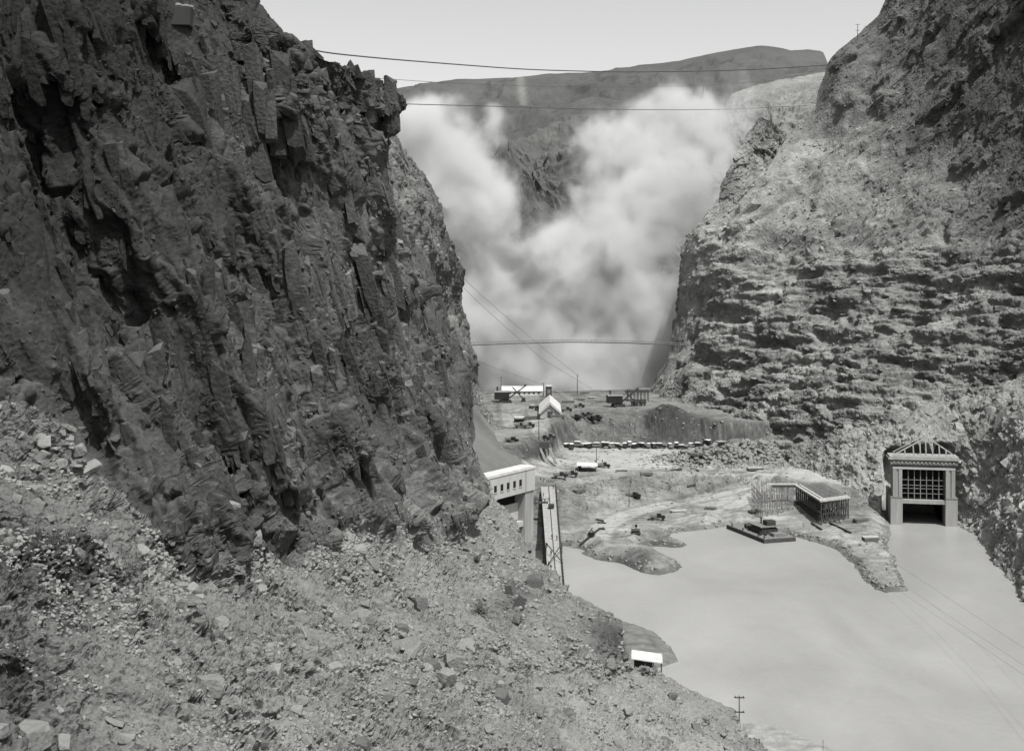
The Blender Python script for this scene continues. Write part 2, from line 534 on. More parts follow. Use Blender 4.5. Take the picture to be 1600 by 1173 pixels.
# columns and blocks
V, cliff, knob, keep = masksA(P, PX, PY)
warp = np.stack([fbm(V, 30, 5, 3), fbm(V, 30, 6, 3), fbm(V, 30, 7, 3)], -1) * 4.5
D = rs(3.2 * facet(V + warp * 0.7, (4.2, 5.2, 27), 22, Bj, 0.7, 0.25, 0.09, 0.75)) * np.clip(cliff + 0.4 * knob * (PX > 300), 0, 1) * keep + (1 - cliff) * rs(0.9 * facet(V, (4.0, 4.0, 2.6), 40, None, 0.8, 0.1, 0.2)) * (0.3 + 1.0 * sstep(rs(fbm(V, 20, 53, 2)), -0.2, 0.3))
P = push(P, blur(D, 1, 2), 6, c1)
P, PX, PY = relax(P, PX, PY, c0, c1)
V, cliff, knob, keep = masksA(P, PX, PY)
warp = np.stack([fbm(V, 12, 5, 2), fbm(V, 12, 6, 2), fbm(V, 12, 7, 2)], -1) * 1.5
D = rs(0.8 * facet(V + warp, (1.7, 2.1, 6.0), 23, Bj2, 0.9, 0.2, 0.10, 0.6)) * (0.25 + 1.1 * sstep(rs(fbm(V, 14, 54, 2)), -0.2, 0.25)) * np.clip(cliff + 0.6 * knob * (PX > 300), 0, 1) * (0.4 + 0.6 * keep) + (1 - cliff) * rs(0.7 * facet(V, (1.7, 1.7, 1.4), 41, None, 0.8, 0.1, 0.2)) * (0.4 + 0.8 * sstep(rs(fbm(V, 12, 52, 2)), -0.25, 0.3))
P = push(P, blur(D, 1, 1), 4, c1)
# stones, chips, splinters
V, cliff, knob, keep = masksA(P, PX, PY)
Dc = 0.30 * facet(V, (0.7, 0.8, 1.6), 24, Bj, 0.8, 0.2, 0.12)
Dt = 0.42 * facet(V, (0.75, 0.75, 0.65), 42, None, 0.9, 0.1, 0.2) + 0.2 * facet(V, (0.33, 0.33, 0.3), 43, None, 0.9, 0.1, 0.2)
D = rs(Dc) * (0.25 + 1.2 * sstep(rs(fbm(V, 9, 55, 2)), -0.1, 0.3)) * np.clip(cliff + 0.6 * knob * (PX > 300), 0, 1) + (1 - cliff) * rs(Dt) * (0.4 + 0.8 * sstep(rs(fbm(V, 12, 52, 2)), -0.25, 0.3))
PA = push(P, D, 2, c1)
tone = 1.0 + 0.28 * fbm(V, 55, 61, 3).reshape(PX.shape) * 1.6
# rock: black desert varnish up at the upper left, browner and paler towards the right-hand rib, with distance haze put into the tone
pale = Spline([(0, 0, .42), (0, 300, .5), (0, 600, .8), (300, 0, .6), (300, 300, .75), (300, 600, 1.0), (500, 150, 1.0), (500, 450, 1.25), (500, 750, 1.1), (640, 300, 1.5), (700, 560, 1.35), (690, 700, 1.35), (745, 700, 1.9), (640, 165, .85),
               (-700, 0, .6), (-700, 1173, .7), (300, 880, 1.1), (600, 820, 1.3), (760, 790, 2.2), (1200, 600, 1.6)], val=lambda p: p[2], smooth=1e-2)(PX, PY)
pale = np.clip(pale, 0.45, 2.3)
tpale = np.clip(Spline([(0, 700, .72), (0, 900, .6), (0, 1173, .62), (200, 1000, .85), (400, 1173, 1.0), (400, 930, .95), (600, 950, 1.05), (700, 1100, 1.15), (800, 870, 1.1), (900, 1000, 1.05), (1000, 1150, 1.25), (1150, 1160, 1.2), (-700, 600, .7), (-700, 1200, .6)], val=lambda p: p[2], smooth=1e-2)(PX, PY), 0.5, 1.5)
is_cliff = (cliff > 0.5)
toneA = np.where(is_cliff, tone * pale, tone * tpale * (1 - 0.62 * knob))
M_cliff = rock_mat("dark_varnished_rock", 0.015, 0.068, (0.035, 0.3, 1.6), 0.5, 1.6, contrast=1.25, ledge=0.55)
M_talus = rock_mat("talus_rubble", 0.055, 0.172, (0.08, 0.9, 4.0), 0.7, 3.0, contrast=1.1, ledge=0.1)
PBK = block_protos(77, 14)
NA = grid_normals(blur(PA, 5)).reshape(-1, 3); fl = PA.reshape(-1, 3)
inner = np.zeros(PX.shape); inner[:, c0 - 25:c1 - 3] = 1.0
eA = interp(PY.ravel(), A_EDGE).reshape(PX.shape)
wc = inner * is_cliff * (PY > -60)
nearw = np.clip(140 / PA[..., 1], 0.25, 1.6) ** 1.5                # more of the small ones where they can be seen
lst = []
def put(n, size, w_, seed, basis, sink, jit, spread=0.45):
    i = sprinkle(PA, w_, n, seed)
    lst.append(blocks(fl[i], NA[i], size, basis, sink, jit, toneA.ravel()[i], seed, PBK, spread, np.clip(fl[i][:, 1] / 190, 0.5, 1.5)))
PXa = 800 + F * PA[..., 0] / PA[..., 1]; PYa = HZ + F * (CH - PA[..., 2]) / PA[..., 1]      # where the finished rock shows
eA = interp(PYa.ravel(), A_EDGE).reshape(PX.shape)
inn = sstep(eA - PXa, 12, 60)
top = 1 - (1 - sstep(eA - PXa, 110, 230)) * (1 - sstep(PYa, 160, 300))
ftA = interp(PX.ravel(), A_FOOT).reshape(PX.shape)
high = sstep(ftA - PYa, 60, 160)
wc = wc * np.where(eA - PXa > 2, 1.0, 0.0)
put(640, (1.0, 1.2, 5.6), wc * inn * top * high * clump1(PA, 30, 71), 501, Bj, 0.7, 0.07, 0.35)
put(2300, (0.6, 0.75, 2.9), wc * (0.1 + 0.9 * inn) * (0.1 + 0.9 * top) * (0.1 + 0.9 * high) * clump1(PA, 18, 72), 502, Bj, 0.62, 0.10)
put(3600, (0.36, 0.42, 1.0), wc * clump1(PA, 12, 73), 503, Bj, 0.48, 0.28)
put(7000, (0.19, 0.22, 0.42), wc * clump1(PA, 8, 74) * nearw ** 0.5, 504, Bj2, 0.38, 0.45)
put(8000, (0.11, 0.11, 0.18), wc * clump1(PA, 6, 75) * nearw, 505, Bj2, 0.3, 0.6)
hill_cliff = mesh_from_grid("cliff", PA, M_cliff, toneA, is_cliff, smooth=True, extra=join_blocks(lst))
lst = []
kn = inner * (~is_cliff) * knob
put(420, (0.8, 0.9, 0.9), kn * np.clip(PA[..., 1] / 120, 0.5, 2), 511, Bj, 0.5, 0.35)
put(1600, (0.4, 0.42, 0.36), kn, 512, Bj, 0.45, 0.5)
put(700, (0.8, 0.9, 0.5), inner * (~is_cliff) * clump1(PA, 16, 76), 513, np.eye(3), 0.45, 0.6, 0.5)
put(3600, (0.34, 0.4, 0.22), inner * (~is_cliff) * clump1(PA, 12, 77), 514, np.eye(3), 0.35, 0.7, 0.5)
put(6000, (0.17, 0.2, 0.11), inner * (~is_cliff) * clump1(PA, 9, 78) * nearw ** 0.5, 515, np.eye(3), 0.3, 0.8, 0.5)
talus_extra = join_blocks(lst)
tag(hill_cliff, "dark jointed rock cliff filling the upper left above the talus slope", "cliff")
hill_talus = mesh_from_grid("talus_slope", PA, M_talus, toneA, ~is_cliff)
tag(hill_talus, "rubble strewn talus slope running down below the dark cliff to the river", "slope")
TALUS = (PA, PX, PY, cliff)
del warp, Dc, Dt, D

# ------------------------------------------------------------------ farther buttress and spoil slope on the left
B_PTS = [(560, 150, 480), (617, 205, 520), (600, 300, 480), (670, 282, 560), (640, 340, 500), (700, 370, 590), (727, 420, 640), (660, 420, 520), (722, 470, 660), (700, 500, 600), (735, 520, 680), (751, 605, 700), (740, 560, 640),
 (768, 656, 600), (735, 650, 520), (790, 695, 540), (813, 723, 500), (760, 720, 455), (835, 740, 480), (860, 800, 430), (700, 700, 450), (780, 800, 400), (550, 500, 430), (600, 700, 400), (520, 200, 440), (860, 860, 400), (700, 860, 380)]
B_EDGE = [(100, 560), (150, 590), (190, 606), (205, 617), (245, 640), (282, 670), (330, 690), (370, 700), (400, 716), (420, 727), (470, 722), (520, 734), (560, 745), (605, 751), (628, 757), (656, 770), (695, 795), (723, 818), (740, 828), (800, 830), (900, 830)]
rowsB = np.linspace(120, 860, int(520 * Q))
def wdB(r):
    return 8 + 30 * sstep(r, 600, 700)
P, PX, PY = sheet(B_PTS, B_EDGE, rowsB, 330.0, int(190 * Q), 20, wdB, lambda r: 160 - 120 * sstep(r, 600, 700), frame=np.full(len(rowsB), 520.0), smooth=1e-3)
c1 = 20 + int(190 * Q)
def maskB(PX, PY):
    return sstep(PY - interp(PX.ravel(), [(500, 560), (720, 600), (750, 640), (800, 700), (900, 760)]).reshape(PX.shape), -5, 12)
V = P.reshape(-1, 3); slope = maskB(PX, PY)
keep = 0.35 + 0.65 * sstep(interp(PY.ravel(), B_EDGE).reshape(PX.shape) - PX, 0, 40)
warp = np.stack([fbm(V, 40, 5, 3), fbm(V, 40, 6, 3), fbm(V, 40, 7, 3)], -1) * 12.0
D = rs(6 * fbm(V, 50, 111, 3) + 5 * facet(V + warp, (14, 16, 38), 121, Bj, .5, .15, .1)) * (1 - slope) * keep + slope * rs(1.2 * fbm(V, 20, 131, 4))
P = push(P, blur(D, 2, 1), 5, c1); V = P.reshape(-1, 3)
D = rs(2.4 * facet(V, (5, 6, 11), 122, Bj, .6, .2, .12)) * (1 - slope) * keep + slope * rs(0.4 * facet(V, (2.5, 2.5, 2), 132, None, .7))
P = push(P, blur(D, 1, 1), 3, c1); V = P.reshape(-1, 3)
PB = push(P, rs(1.0 * facet(V, (2.1, 2.4, 4), 123, Bj2, .7)) * (1 - slope), 2, c1)
toneB = (1 + 0.4 * fbm(V, 40, 141, 3)).reshape(PX.shape)
toneB = toneB * (1 - 0.3 * slope)
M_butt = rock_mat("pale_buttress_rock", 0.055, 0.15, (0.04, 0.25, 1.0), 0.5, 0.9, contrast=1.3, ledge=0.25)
NB = grid_normals(blur(PB, 4)).reshape(-1, 3); flB = PB.reshape(-1, 3)
inner = np.zeros(PX.shape); inner[:, 15:c1 - 3] = 1.0
lst = []
for n_, sz_, sd_ in ((200, (1.3, 1.5, 3.6), 521), (1500, (0.8, 0.9, 2.0), 522), (2500, (0.5, 0.5, 0.9), 523)):
    i = sprinkle(PB, inner * (slope < 0.4) * (PY > 225) * clump1(PB, 30, sd_), n_, sd_)
    lst.append(blocks(flB[i], NB[i], sz_, Bj, 0.55, 0.2, toneB.ravel()[i], sd_, PBK))
o = mesh_from_grid("cliff", PB, M_butt, toneB, slope < 0.5, smooth=True, extra=join_blocks(lst))
tag(o, "paler weathered buttress behind the dark left cliff at the edge of the dust cloud", "cliff")
M_spoil = rock_mat("spoil_earth", 0.12, 0.20, (0.06, 0.5, 2.5), 0.5, 1.5, contrast=1.0)
o = mesh_from_grid("spoil_slope", PB, M_spoil, toneB, slope >= 0.5, smooth=True)
tag(o, "smooth dark spoil slope above the roof of the concrete gatehouse", "slope")

# ------------------------------------------------------------------ right cliff
R_PTS = [(1385, 0, 800), (1290, 105, 800), (1270, 172, 790), (1230, 215, 775), (1200, 262, 760), (1165, 300, 748), (1130, 340, 738), (1085, 368, 745), (1064, 420, 758), (1060, 480, 760), (1048, 530, 758), (1020, 605, 765),
 (1440, 0, 755), (1440, 200, 690), (1440, 330, 640), (1440, 430, 598), (1440, 560, 545), (1440, 640, 506), (1440, 690, 481), (1440, 830, 462), (1600, 0, 660), (1600, 200, 620), (1600, 330, 585), (1600, 430, 545), (1600, 600, 472), (1600, 640, 446), (1600, 800, 388), (1600, 930, 353), (1600, 1000, 338),
 (1200, 400, 694), (1200, 600, 618), (1200, 735, 545), (1300, 250, 730), (1300, 500, 620), (1300, 700, 520), (1300, 760, 500), (1390, 820, 462), (1500, 825, 455), (1530, 790, 452), (1560, 760, 440), (1545, 870, 415), (1240, 760, 520), (1080, 600, 690), (1085, 690, 612), (1130, 715, 575), (1020, 660, 690), (1000, 720, 640), (1150, 800, 520),
 (1300, 870, 470), (1390, 900, 440), (1700, 0, 610), (1700, 400, 505), (1700, 800, 360), (1700, 1000, 310), (2000, 0, 480), (2000, 500, 400), (2000, 1000, 250), (2300, 0, 400), (2300, 1000, 210), (1000, 900, 520), (1490, 1000, 400), (1385, -60, 815), (1600, -60, 668)]
R_EDGE = [(-60, 1440), (-20, 1404), (0, 1386), (10, 1380), (25, 1373), (40, 1352), (55, 1337), (68, 1320), (75, 1310), (90, 1298), (105, 1291), (130, 1282), (150, 1275), (172, 1271), (190, 1252), (205, 1241), (215, 1231), (262, 1200), (300, 1165), (340, 1130),
 (356, 1100), (368, 1078), (390, 1069), (420, 1064), (450, 1062), (480, 1060), (500, 1055), (530, 1049), (560, 1044), (590, 1030), (605, 1020), (700, 990), (1000, 940)]
rowsR = np.linspace(-60, 985, int(760 * Q))
P, PX, PY = sheet(R_PTS, R_EDGE, rowsR, 2300.0, int(560 * Q), 50, lambda r: r * 0 + 8.0, lambda r: np.full(len(r), 120.0), frame=np.full(len(rowsR), 1680.0), smooth=2e-4)
c0, c1 = 50, 50 + int(560 * Q)
Bd = basis_from((-0.85, 0.2, -1.0))                                 # joints leaning down to the left
_b = np.array([1.0, -0.2, -0.10]); _b /= np.linalg.norm(_b)
_n = np.array([0.10, 0.10, 1.0]); _n -= _b * _n.dot(_b); _n /= np.linalg.norm(_n)
Bs = np.stack([_b, np.cross(_n, _b), _n])                           # along the beds, into the rock, across the beds
BASE_L = [(900, 640), (1040, 640), (1100, 690), (1200, 720), (1260, 690), (1340, 668), (1420, 640), (1500, 612), (1600, 585), (2300, 560)]
def masksR(P, PX, PY):
    V = P.reshape(-1, 3)
    jag = rs(fbm(V, 22, 291, 3)) * 22
    low = sstep(PY + jag - interp(PX.ravel(), BASE_L).reshape(PX.shape), -8, 10)      # pale lower slope
    strat = sstep(PY + jag, 355, 425) * (1 - low) * sstep(PX, 1062, 1120)
    port = np.exp(-(((PX - 1442) / 55) ** 8 + ((PY - 770) / 66) ** 8))
    e = interp(PY.ravel(), R_EDGE).reshape(PX.shape)
    keep = (0.35 + 0.65 * sstep(PX - e, 0, 35)) * (1 - 0.6 * port)
    return V, low, strat, keep, port
V, low, strat, keep, port = masksR(P, PX, PY)
warp = np.stack([fbm(V, 45, 205, 3), fbm(V, 45, 206, 3), fbm(V, 45, 207, 3)], -1)
Ds = 6.5 * facet(V + warp * 6, (60, 34, 6.5), 221, Bs, .3, .3, .14)
Du = 8.0 * facet(V + warp * 14, (19, 22, 60), 231, Bd, .45, .12, .1)
gul = fbm(V @ np.array([[0.75, 0, 0.65], [0, 1, 0], [-0.65 * 0.35, 0, 0.75 * 0.35]]).T, 34, 215, 3, 0.5, True)      # gullies running down to the left
D = rs(8 * fbm(V, 65, 211, 4) + 4.0 * (gul - 0.25)) * (1 - 0.7 * low) * 1.0 + rs(Ds) * strat + rs(Du) * (1 - strat) * (1 - low) + rs(2.4 * fbm(V, 24, 241, 4)) * low
P = push(P, blur(D * keep, 2, 2), 6, c1)
P, PX, PY = relax(P, PX, PY, c0, c1)
V, low, strat, keep, port = masksR(P, PX, PY)
warp = np.stack([fbm(V, 45, 205, 3), fbm(V, 45, 206, 3), fbm(V, 45, 207, 3)], -1)
wide = np.clip(0.6 + 1.4 * sstep(rs(fbm(V, 50, 281, 3)), -0.15, 0.35), 0, 1.6)          # smooth stretches and broken stretches
Ds = 3.6 * facet(V + warp * 3, (26, 16, 2.8), 222, Bs, .35, .3, .18)
Du = 1.8 * facet(V + warp * 5, (7.5, 8.5, 26), 232, Bd, .6, .15, .12)
Dl = 1.3 * facet(V + warp * 3, (6, 6, 3.2), 242, Bd, .6, .15)
D = rs(Ds) * strat + rs(Du) * (1 - strat) * (1 - low) * wide + rs(Dl) * low
P = push(P, blur(D * keep, 1, 2), 3, c1)
P, PX, PY = relax(P, PX, PY, c0, c1)
V, low, strat, keep, port = masksR(P, PX, PY)
wide = np.clip(0.6 + 1.4 * sstep(rs(fbm(V, 50, 281, 3)), -0.15, 0.35), 0, 1.6)
D = rs(1.0 * facet(V, (6, 5, 1.3), 223, Bs, .6, .25, .18)) * strat + rs(0.8 * facet(V, (2.4, 2.6, 5), 233, Bd, .7)) * (1 - strat) * (1 - low) * wide + rs(0.6 * facet(V, (2.2, 2.2, 1.6), 243, Bd, .7)) * low + 0.28 * rs(facet(V, (1.1, 1.1, 1.1), 251, None, .8))
PR = push(P, D * (0.3 + 0.7 * keep), 2, c1)
PR[..., 1] += 22 * port             # the cut behind the portal
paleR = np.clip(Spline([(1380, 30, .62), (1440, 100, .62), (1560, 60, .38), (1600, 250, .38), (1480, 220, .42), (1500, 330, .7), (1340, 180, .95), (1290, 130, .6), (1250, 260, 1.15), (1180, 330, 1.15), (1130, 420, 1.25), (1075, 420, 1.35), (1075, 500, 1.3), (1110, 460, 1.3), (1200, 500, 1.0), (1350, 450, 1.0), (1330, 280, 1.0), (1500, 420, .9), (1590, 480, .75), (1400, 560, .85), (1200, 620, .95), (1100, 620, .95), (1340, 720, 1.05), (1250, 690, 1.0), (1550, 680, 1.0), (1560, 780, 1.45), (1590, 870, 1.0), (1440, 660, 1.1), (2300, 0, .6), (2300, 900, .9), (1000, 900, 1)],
               val=lambda p: p[2], smooth=5e-3)(PX, PY), 0.33, 1.35)  # left flank lightened in tone to offset its own shade
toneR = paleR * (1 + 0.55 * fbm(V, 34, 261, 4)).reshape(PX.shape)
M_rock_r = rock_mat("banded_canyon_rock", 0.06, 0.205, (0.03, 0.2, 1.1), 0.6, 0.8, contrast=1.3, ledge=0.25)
M_low = rock_mat("pale_broken_slope", 0.10, 0.25, (0.06, 0.35, 1.6), 0.6, 0.9, contrast=1.35)
NR = grid_normals(blur(PR, 5)).reshape(-1, 3); flR = PR.reshape(-1, 3)
inner = np.zeros(PX.shape); inner[:, c0 - 15:c1 - 3] = 1.0
inner *= (port < 0.05) * (PY > -60)
def putR(n, size, w_, seed, basis, sink, jit, spread=0.45):
    i = sprinkle(PR, w_, n, seed)
    lst.append(blocks(flR[i], NR[i], size, basis, sink, jit, toneR.ravel()[i], seed, PBK, spread))
up = (1 - strat) * (1 - low) * inner; eR = interp(PY.ravel(), R_EDGE).reshape(PX.shape); inn = sstep(PX - eR, 12, 50)
lst = []
putR(420, (4.2, 2.0, 0.7), strat * inner * clump1(PR, 60, 87), 602, Bs, 0.72, 0.07)
putR(1800, (1.3, 1.0, 0.42), strat * inner * clump1(PR, 40, 81), 603, Bs, 0.55, 0.2)
putR(170, (2.0, 2.3, 8.5), up * inn * clump1(PR, 70, 82), 604, Bd, 0.75, 0.12)
putR(700, (1.2, 1.4, 3.6), up * clump1(PR, 45, 83), 605, Bd, 0.55, 0.2)
putR(2200, (0.6, 0.7, 1.3), up * clump1(PR, 35, 84), 606, Bd, 0.45, 0.35)
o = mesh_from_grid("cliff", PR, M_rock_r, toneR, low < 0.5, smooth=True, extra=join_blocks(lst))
tag(o, "tall right canyon wall with dark layered ledges halfway up", "cliff")
lst = []
putR(500, (1.6, 1.8, 3.0), low * inner * clump1(PR, 40, 85), 611, Bd, 0.5, 0.3)
putR(6000, (0.55, 0.6, 0.7), low * inner * clump1(PR, 25, 86), 612, Bd, 0.4, 0.5)
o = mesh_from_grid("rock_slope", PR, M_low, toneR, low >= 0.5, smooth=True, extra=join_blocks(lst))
tag(o, "pale broken rock slope around the concrete intake portal on the right", "slope")
RIGHT = (PR, PX, PY)

# knob ridge standing behind the right wall's edge
K_PTS = [(1185, 188, 815), (1150, 255, 800), (1125, 310, 800), (1090, 350, 790), (1066, 400, 790), (1060, 480, 795), (1050, 540, 790), (1230, 222, 850), (1200, 300, 790), (1160, 330, 775), (1150, 450, 770), (1260, 300, 820), (1300, 220, 860), (1300, 500, 780), (1180, 188, 815)]
K_EDGE = [(184, 1186), (190, 1182), (200, 1175), (220, 1165), (240, 1155), (255, 1145), (285, 1132), (310, 1122), (335, 1104), (350, 1090), (368, 1074), (390, 1066), (420, 1062), (480, 1058), (540, 1046)]
rowsK = np.linspace(184, 520, int(250 * Q))
frK = interp(rowsK, [(184, 1190), (190, 1205), (200, 1216), (215, 1235), (230, 1260), (300, 1280), (520, 1280)])
P, PX, PY = sheet(K_PTS, K_EDGE, rowsK, 1340.0, int(150 * Q), 10, lambda r: r * 0 + 8.0, lambda r: np.full(len(r), 90.0), frame=frK, smooth=1e-3)
PX0 = PX.copy()
bad = PX > (frK[:, None] + 0.1)
Nn = grid_normals(blur(P, 5)); V = P.reshape(-1, 3)
D = 3.5 * facet(V, (12, 14, 30), 301, Bd, .5, .15, .1) + 2 * facet(V, (5, 6, 11), 302, Bd, .6) + 0.9 * facet(V, (2, 2.2, 4), 303, Bd, .7)
D = D.reshape(PX.shape)
fade = sstep(PY, 184, 215)
PK = P + Nn * (D * (0.25 + 0.75 * fade))[..., None]
o = mesh_from_grid("rock_knob", PK, M_rock_r, (1.25 * (1 + 0.5 * fbm(V, 30, 311, 3))).reshape(PX.shape), ~bad)
tag(o, "pointed rock knob on the ridge in front of the dust cloud", "rock")

# ------------------------------------------------------------------ distant hills (each a ridge with a far side)
def ridge(name, top, base_row, pts, n_cols, n_rows, amp, mat, label, seed, back=400.0, tonefn=None, x0=None, x1=None):
    sp = Spline(pts, smooth=1e-3)
    xs = np.linspace(x0 if x0 is not None else top[0][0], x1 if x1 is not None else top[-1][0], n_cols)
    ty = interp(xs, top)
    by = interp(xs, base_row)
    t = np.linspace(0, 1, n_rows)
    PY = ty[None] + (by - ty)[None] * t[::-1, None]          # base up to the crest
    PX = np.repeat(xs[None], n_rows, 0)
    W = np.maximum(sp(PX, PY), 1 / 9000.0)
    P = unproject(PX, PY, W)
    k = (np.arange(1, 25) / 24.0) ** 1.3
    bk = P[-1][None] + k[:, None, None] * np.array([0, back, -back * 0.45])[None, None]
    P = np.concatenate([P, bk], 0)
    PX = np.concatenate([PX, np.repeat(xs[None], 24, 0)], 0); PY = np.concatenate([PY, np.repeat(ty[None], 24, 0)], 0)
    Nn = grid_normals(P)
    V = P.reshape(-1, 3)
    D = np.zeros(len(V), np.float32)
    for (size, a, rdg) in amp:
        D += a * fbm(V, size, seed, 5, 0.52, rdg)
        seed += 7
    keep = np.concatenate([np.clip((1 - t) * 5, 0.12, 1), np.full(24, 0.12)])[:, None]
    P = P + Nn * (D.reshape(PX.shape) * keep)[..., None]
    tone = 1 + 0.3 * fbm(V, amp[0][0] * 0.5, seed, 4).reshape(PX.shape)
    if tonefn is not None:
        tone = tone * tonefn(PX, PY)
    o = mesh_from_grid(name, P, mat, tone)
    tag(o, label, "hill")
    return o

M_mesa = rock_mat("distant_mesa_rock", 0.048, 0.075, (0.0015, 0.008, 0.03), 0.0, 1, contrast=1.0)
ridge("mesa", [(520, 156), (625, 140), (700, 130), (760, 126), (800, 124), (860, 115), (900, 113), (950, 109), (1000, 102), (1060, 96), (1100, 88), (1125, 84), (1150, 80), (1190, 76), (1215, 78), (1235, 82), (1262, 81), (1283, 84), (1290, 96), (1330, 150), (1500, 250)],
      [(520, 330), (1500, 330)],
      [(520, 156, 4600), (520, 330, 2600), (900, 112, 5000), (900, 330, 2800), (1200, 78, 5000), (1200, 330, 2800), (1300, 120, 4600), (1500, 330, 2800)],
      420, 150, [(700, 120, True), (150, 22, False)], M_mesa, "long flat topped mesa closing the skyline behind the dust", 401, 900,
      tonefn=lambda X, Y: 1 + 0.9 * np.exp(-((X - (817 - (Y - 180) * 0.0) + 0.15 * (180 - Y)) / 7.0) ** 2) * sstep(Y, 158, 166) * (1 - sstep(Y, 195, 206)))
M_dkridge = rock_mat("far_ridge_rock", 0.036, 0.08, (0.006, 0.03, 0.12), 0.0, 1, contrast=1.2)
ridge("hill", [(1100, 135), (1150, 128), (1200, 120), (1280, 113), (1340, 112), (1450, 120)], [(1100, 300), (1450, 300)], [(1100, 135, 2300), (1280, 113, 2300), (1450, 120, 2300), (1100, 300, 1800), (1450, 300, 1800)], 200, 80,
      [(160, 24, True), (40, 6, False)], M_dkridge, "low dark ridge between the mesa and the pale bench on the right", 451, 300)
ridge("hill", [(730, 262), (752, 236), (770, 222), (785, 214), (810, 203), (830, 195), (850, 186), (872, 174), (890, 166), (908, 159), (925, 155), (938, 157), (955, 163), (985, 168), (1010, 158), (1045, 150), (1090, 158), (1160, 176), (1260, 200)], [(730, 640), (1260, 640)],
      [(760, 230, 1650), (930, 155, 1650), (1100, 160, 1650), (1260, 200, 1600), (760, 400, 1280), (870, 400, 1330), (1000, 420, 1300), (1260, 420, 1300), (820, 300, 1480), (900, 300, 1400), (730, 640, 1060), (1000, 640, 1070), (1260, 640, 1060)], 460, 220,
      [(190, 55, True), (45, 13, True), (12, 3, False)], M_dkridge, "dark craggy ridge seen through the gap in the dust cloud", 471, 300)
M_bench = rock_mat("pale_bench_rock", 0.065, 0.185, (0.008, 0.05, 0.25), 0.3, 0.3, contrast=1.3)
ridge("hill", [(1030, 470), (1038, 330), (1044, 262), (1052, 240), (1062, 229), (1085, 234), (1100, 236), (1118, 215), (1132, 176), (1146, 150), (1175, 139), (1210, 131), (1262, 119), (1300, 112), (1400, 100)], [(1030, 640), (1400, 500)],
      [(1000, 262, 1150), (1062, 229, 1150), (1140, 160, 1150), (1262, 119, 1200), (1400, 100, 1200), (1000, 460, 1090), (1000, 640, 1060), (900, 640, 1080), (1130, 350, 1060), (1200, 260, 1050), (1260, 172, 1080), (1400, 380, 960)], 300, 200,
      [(90, 18, True), (25, 9, True), (9, 4, True)], M_bench, "pale stony bench behind the knob with the small white house on it", 491, 250,
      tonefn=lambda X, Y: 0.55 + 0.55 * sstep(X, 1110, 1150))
# rear wall of the canyon, mostly lost in the dust
ridge("hill", [(640, 300), (700, 330), (760, 300), (790, 330), (830, 420)], [(640, 700), (830, 700)], [(640, 300, 1050), (700, 330, 1080), (830, 420, 1250), (640, 690, 900), (830, 690, 1000), (740, 560, 960)], 120, 150,
      [(70, 18, True), (18, 5, True)], M_dkridge, "steep dark wall of the canyon half hidden in the dust on the left", 511, 200)
# ------------------------------------------------------------------ canyon floor: terraces, banks, roads, excavation, spits
def wl(pts):
    q = sorted([tuple(atz(*p)) for p in pts])
    return np.array(q)
LINES = [
 np.array([(-200, 860, -22), (300, 860, -22)], float),
 np.array([(-200, 800, -12), (300, 800, -12)], float),
 wl([(660, 618, 24), (735, 614, 24), (770, 612, 24), (830, 610, 24), (900, 610, 24), (960, 608, 24), (1010, 606, 24), (1060, 606, 24), (1140, 606, 25)]),
 wl([(690, 705, 22), (760, 700, 21), (800, 698, 20.5), (835, 682, 21.5), (868, 658, 24), (900, 644, 24), (940, 642, 24), (1000, 641, 24), (1065, 646, 24), (1110, 652, 24), (1200, 660, 24)]),
 wl([(700, 730, 16), (760, 724, 15.5), (810, 722, 15), (850, 714, 13), (872, 700, 11), (900, 698, 10), (950, 697, 10), (1000, 697, 10), (1060, 696, 10), (1110, 698, 10.5), (1200, 704, 12)]),
 wl([(700, 748, 12), (790, 744, 11.5), (830, 744, 11), (872, 748, 10), (900, 742, 9.5), (960, 739, 9), (1040, 736, 9), (1110, 736, 9), (1160, 738, 9), (1210, 743, 9), (1290, 760, 9)]),
 wl([(700, 830, 6), (800, 815, 5), (850, 808, 4.5), (885, 826, 1.6), (925, 812, 1.6), (960, 800, 1.6), (1000, 790, 1.8), (1050, 782, 2), (1100, 776, 2.6), (1150, 768, 4.5), (1195, 758, 6.5), (1260, 780, 4.5), (1330, 800, 4)]),
 wl([(700, 880, 1.2), (830, 862, 1.2), (880, 852, 1.0), (915, 842, 2.6), (960, 850, 2.6), (1010, 862, 2.6), (1060, 846, 1.2), (1150, 808, 1.6), (1220, 815, 1.6), (1300, 838, 1.6), (1390, 868, 1.6)]),
 wl([(760, 1000, 1.2), (830, 960, 1.2), (950, 885, 2.4), (1010, 892, 2.4), (1060, 893, 2.0), (1150, 890, 1.2), (1250, 900, 1.4), (1410, 930, 1.4), (1500, 960, 1.4)]),
 np.array([(-200, 150, 1.2), (300, 150, 1.2)], float),
]
SHORE = [(700, 600), (700, 868), (850, 858), (885, 853), (904, 857), (915, 866), (940, 875), (960, 878), (985, 886), (1005, 893), (1030, 897), (1050, 894), (1066, 886), (1062, 879), (1040, 870), (1012, 862), (1000, 857), (1025, 853), (1050, 856), (1068, 856), (1080, 850), (1062, 846), (1045, 838), (1052, 832), (1085, 829), (1110, 826), (1140, 820),
         (1180, 826), (1215, 832), (1240, 838), (1262, 843), (1290, 852), (1313, 862), (1330, 880), (1348, 898), (1356, 909), (1370, 921), (1385, 926), (1412, 922), (1411, 905), (1402, 892), (1392, 868), (1388, 846), (1388, 820), (1420, 760), (1420, 600)]
shore = np.array([tuple(atz(x, y, 0.0))[:2] if y > 700 else ((-130, 1000) if x < 800 else (260, 1000)) for x, y in SHORE])

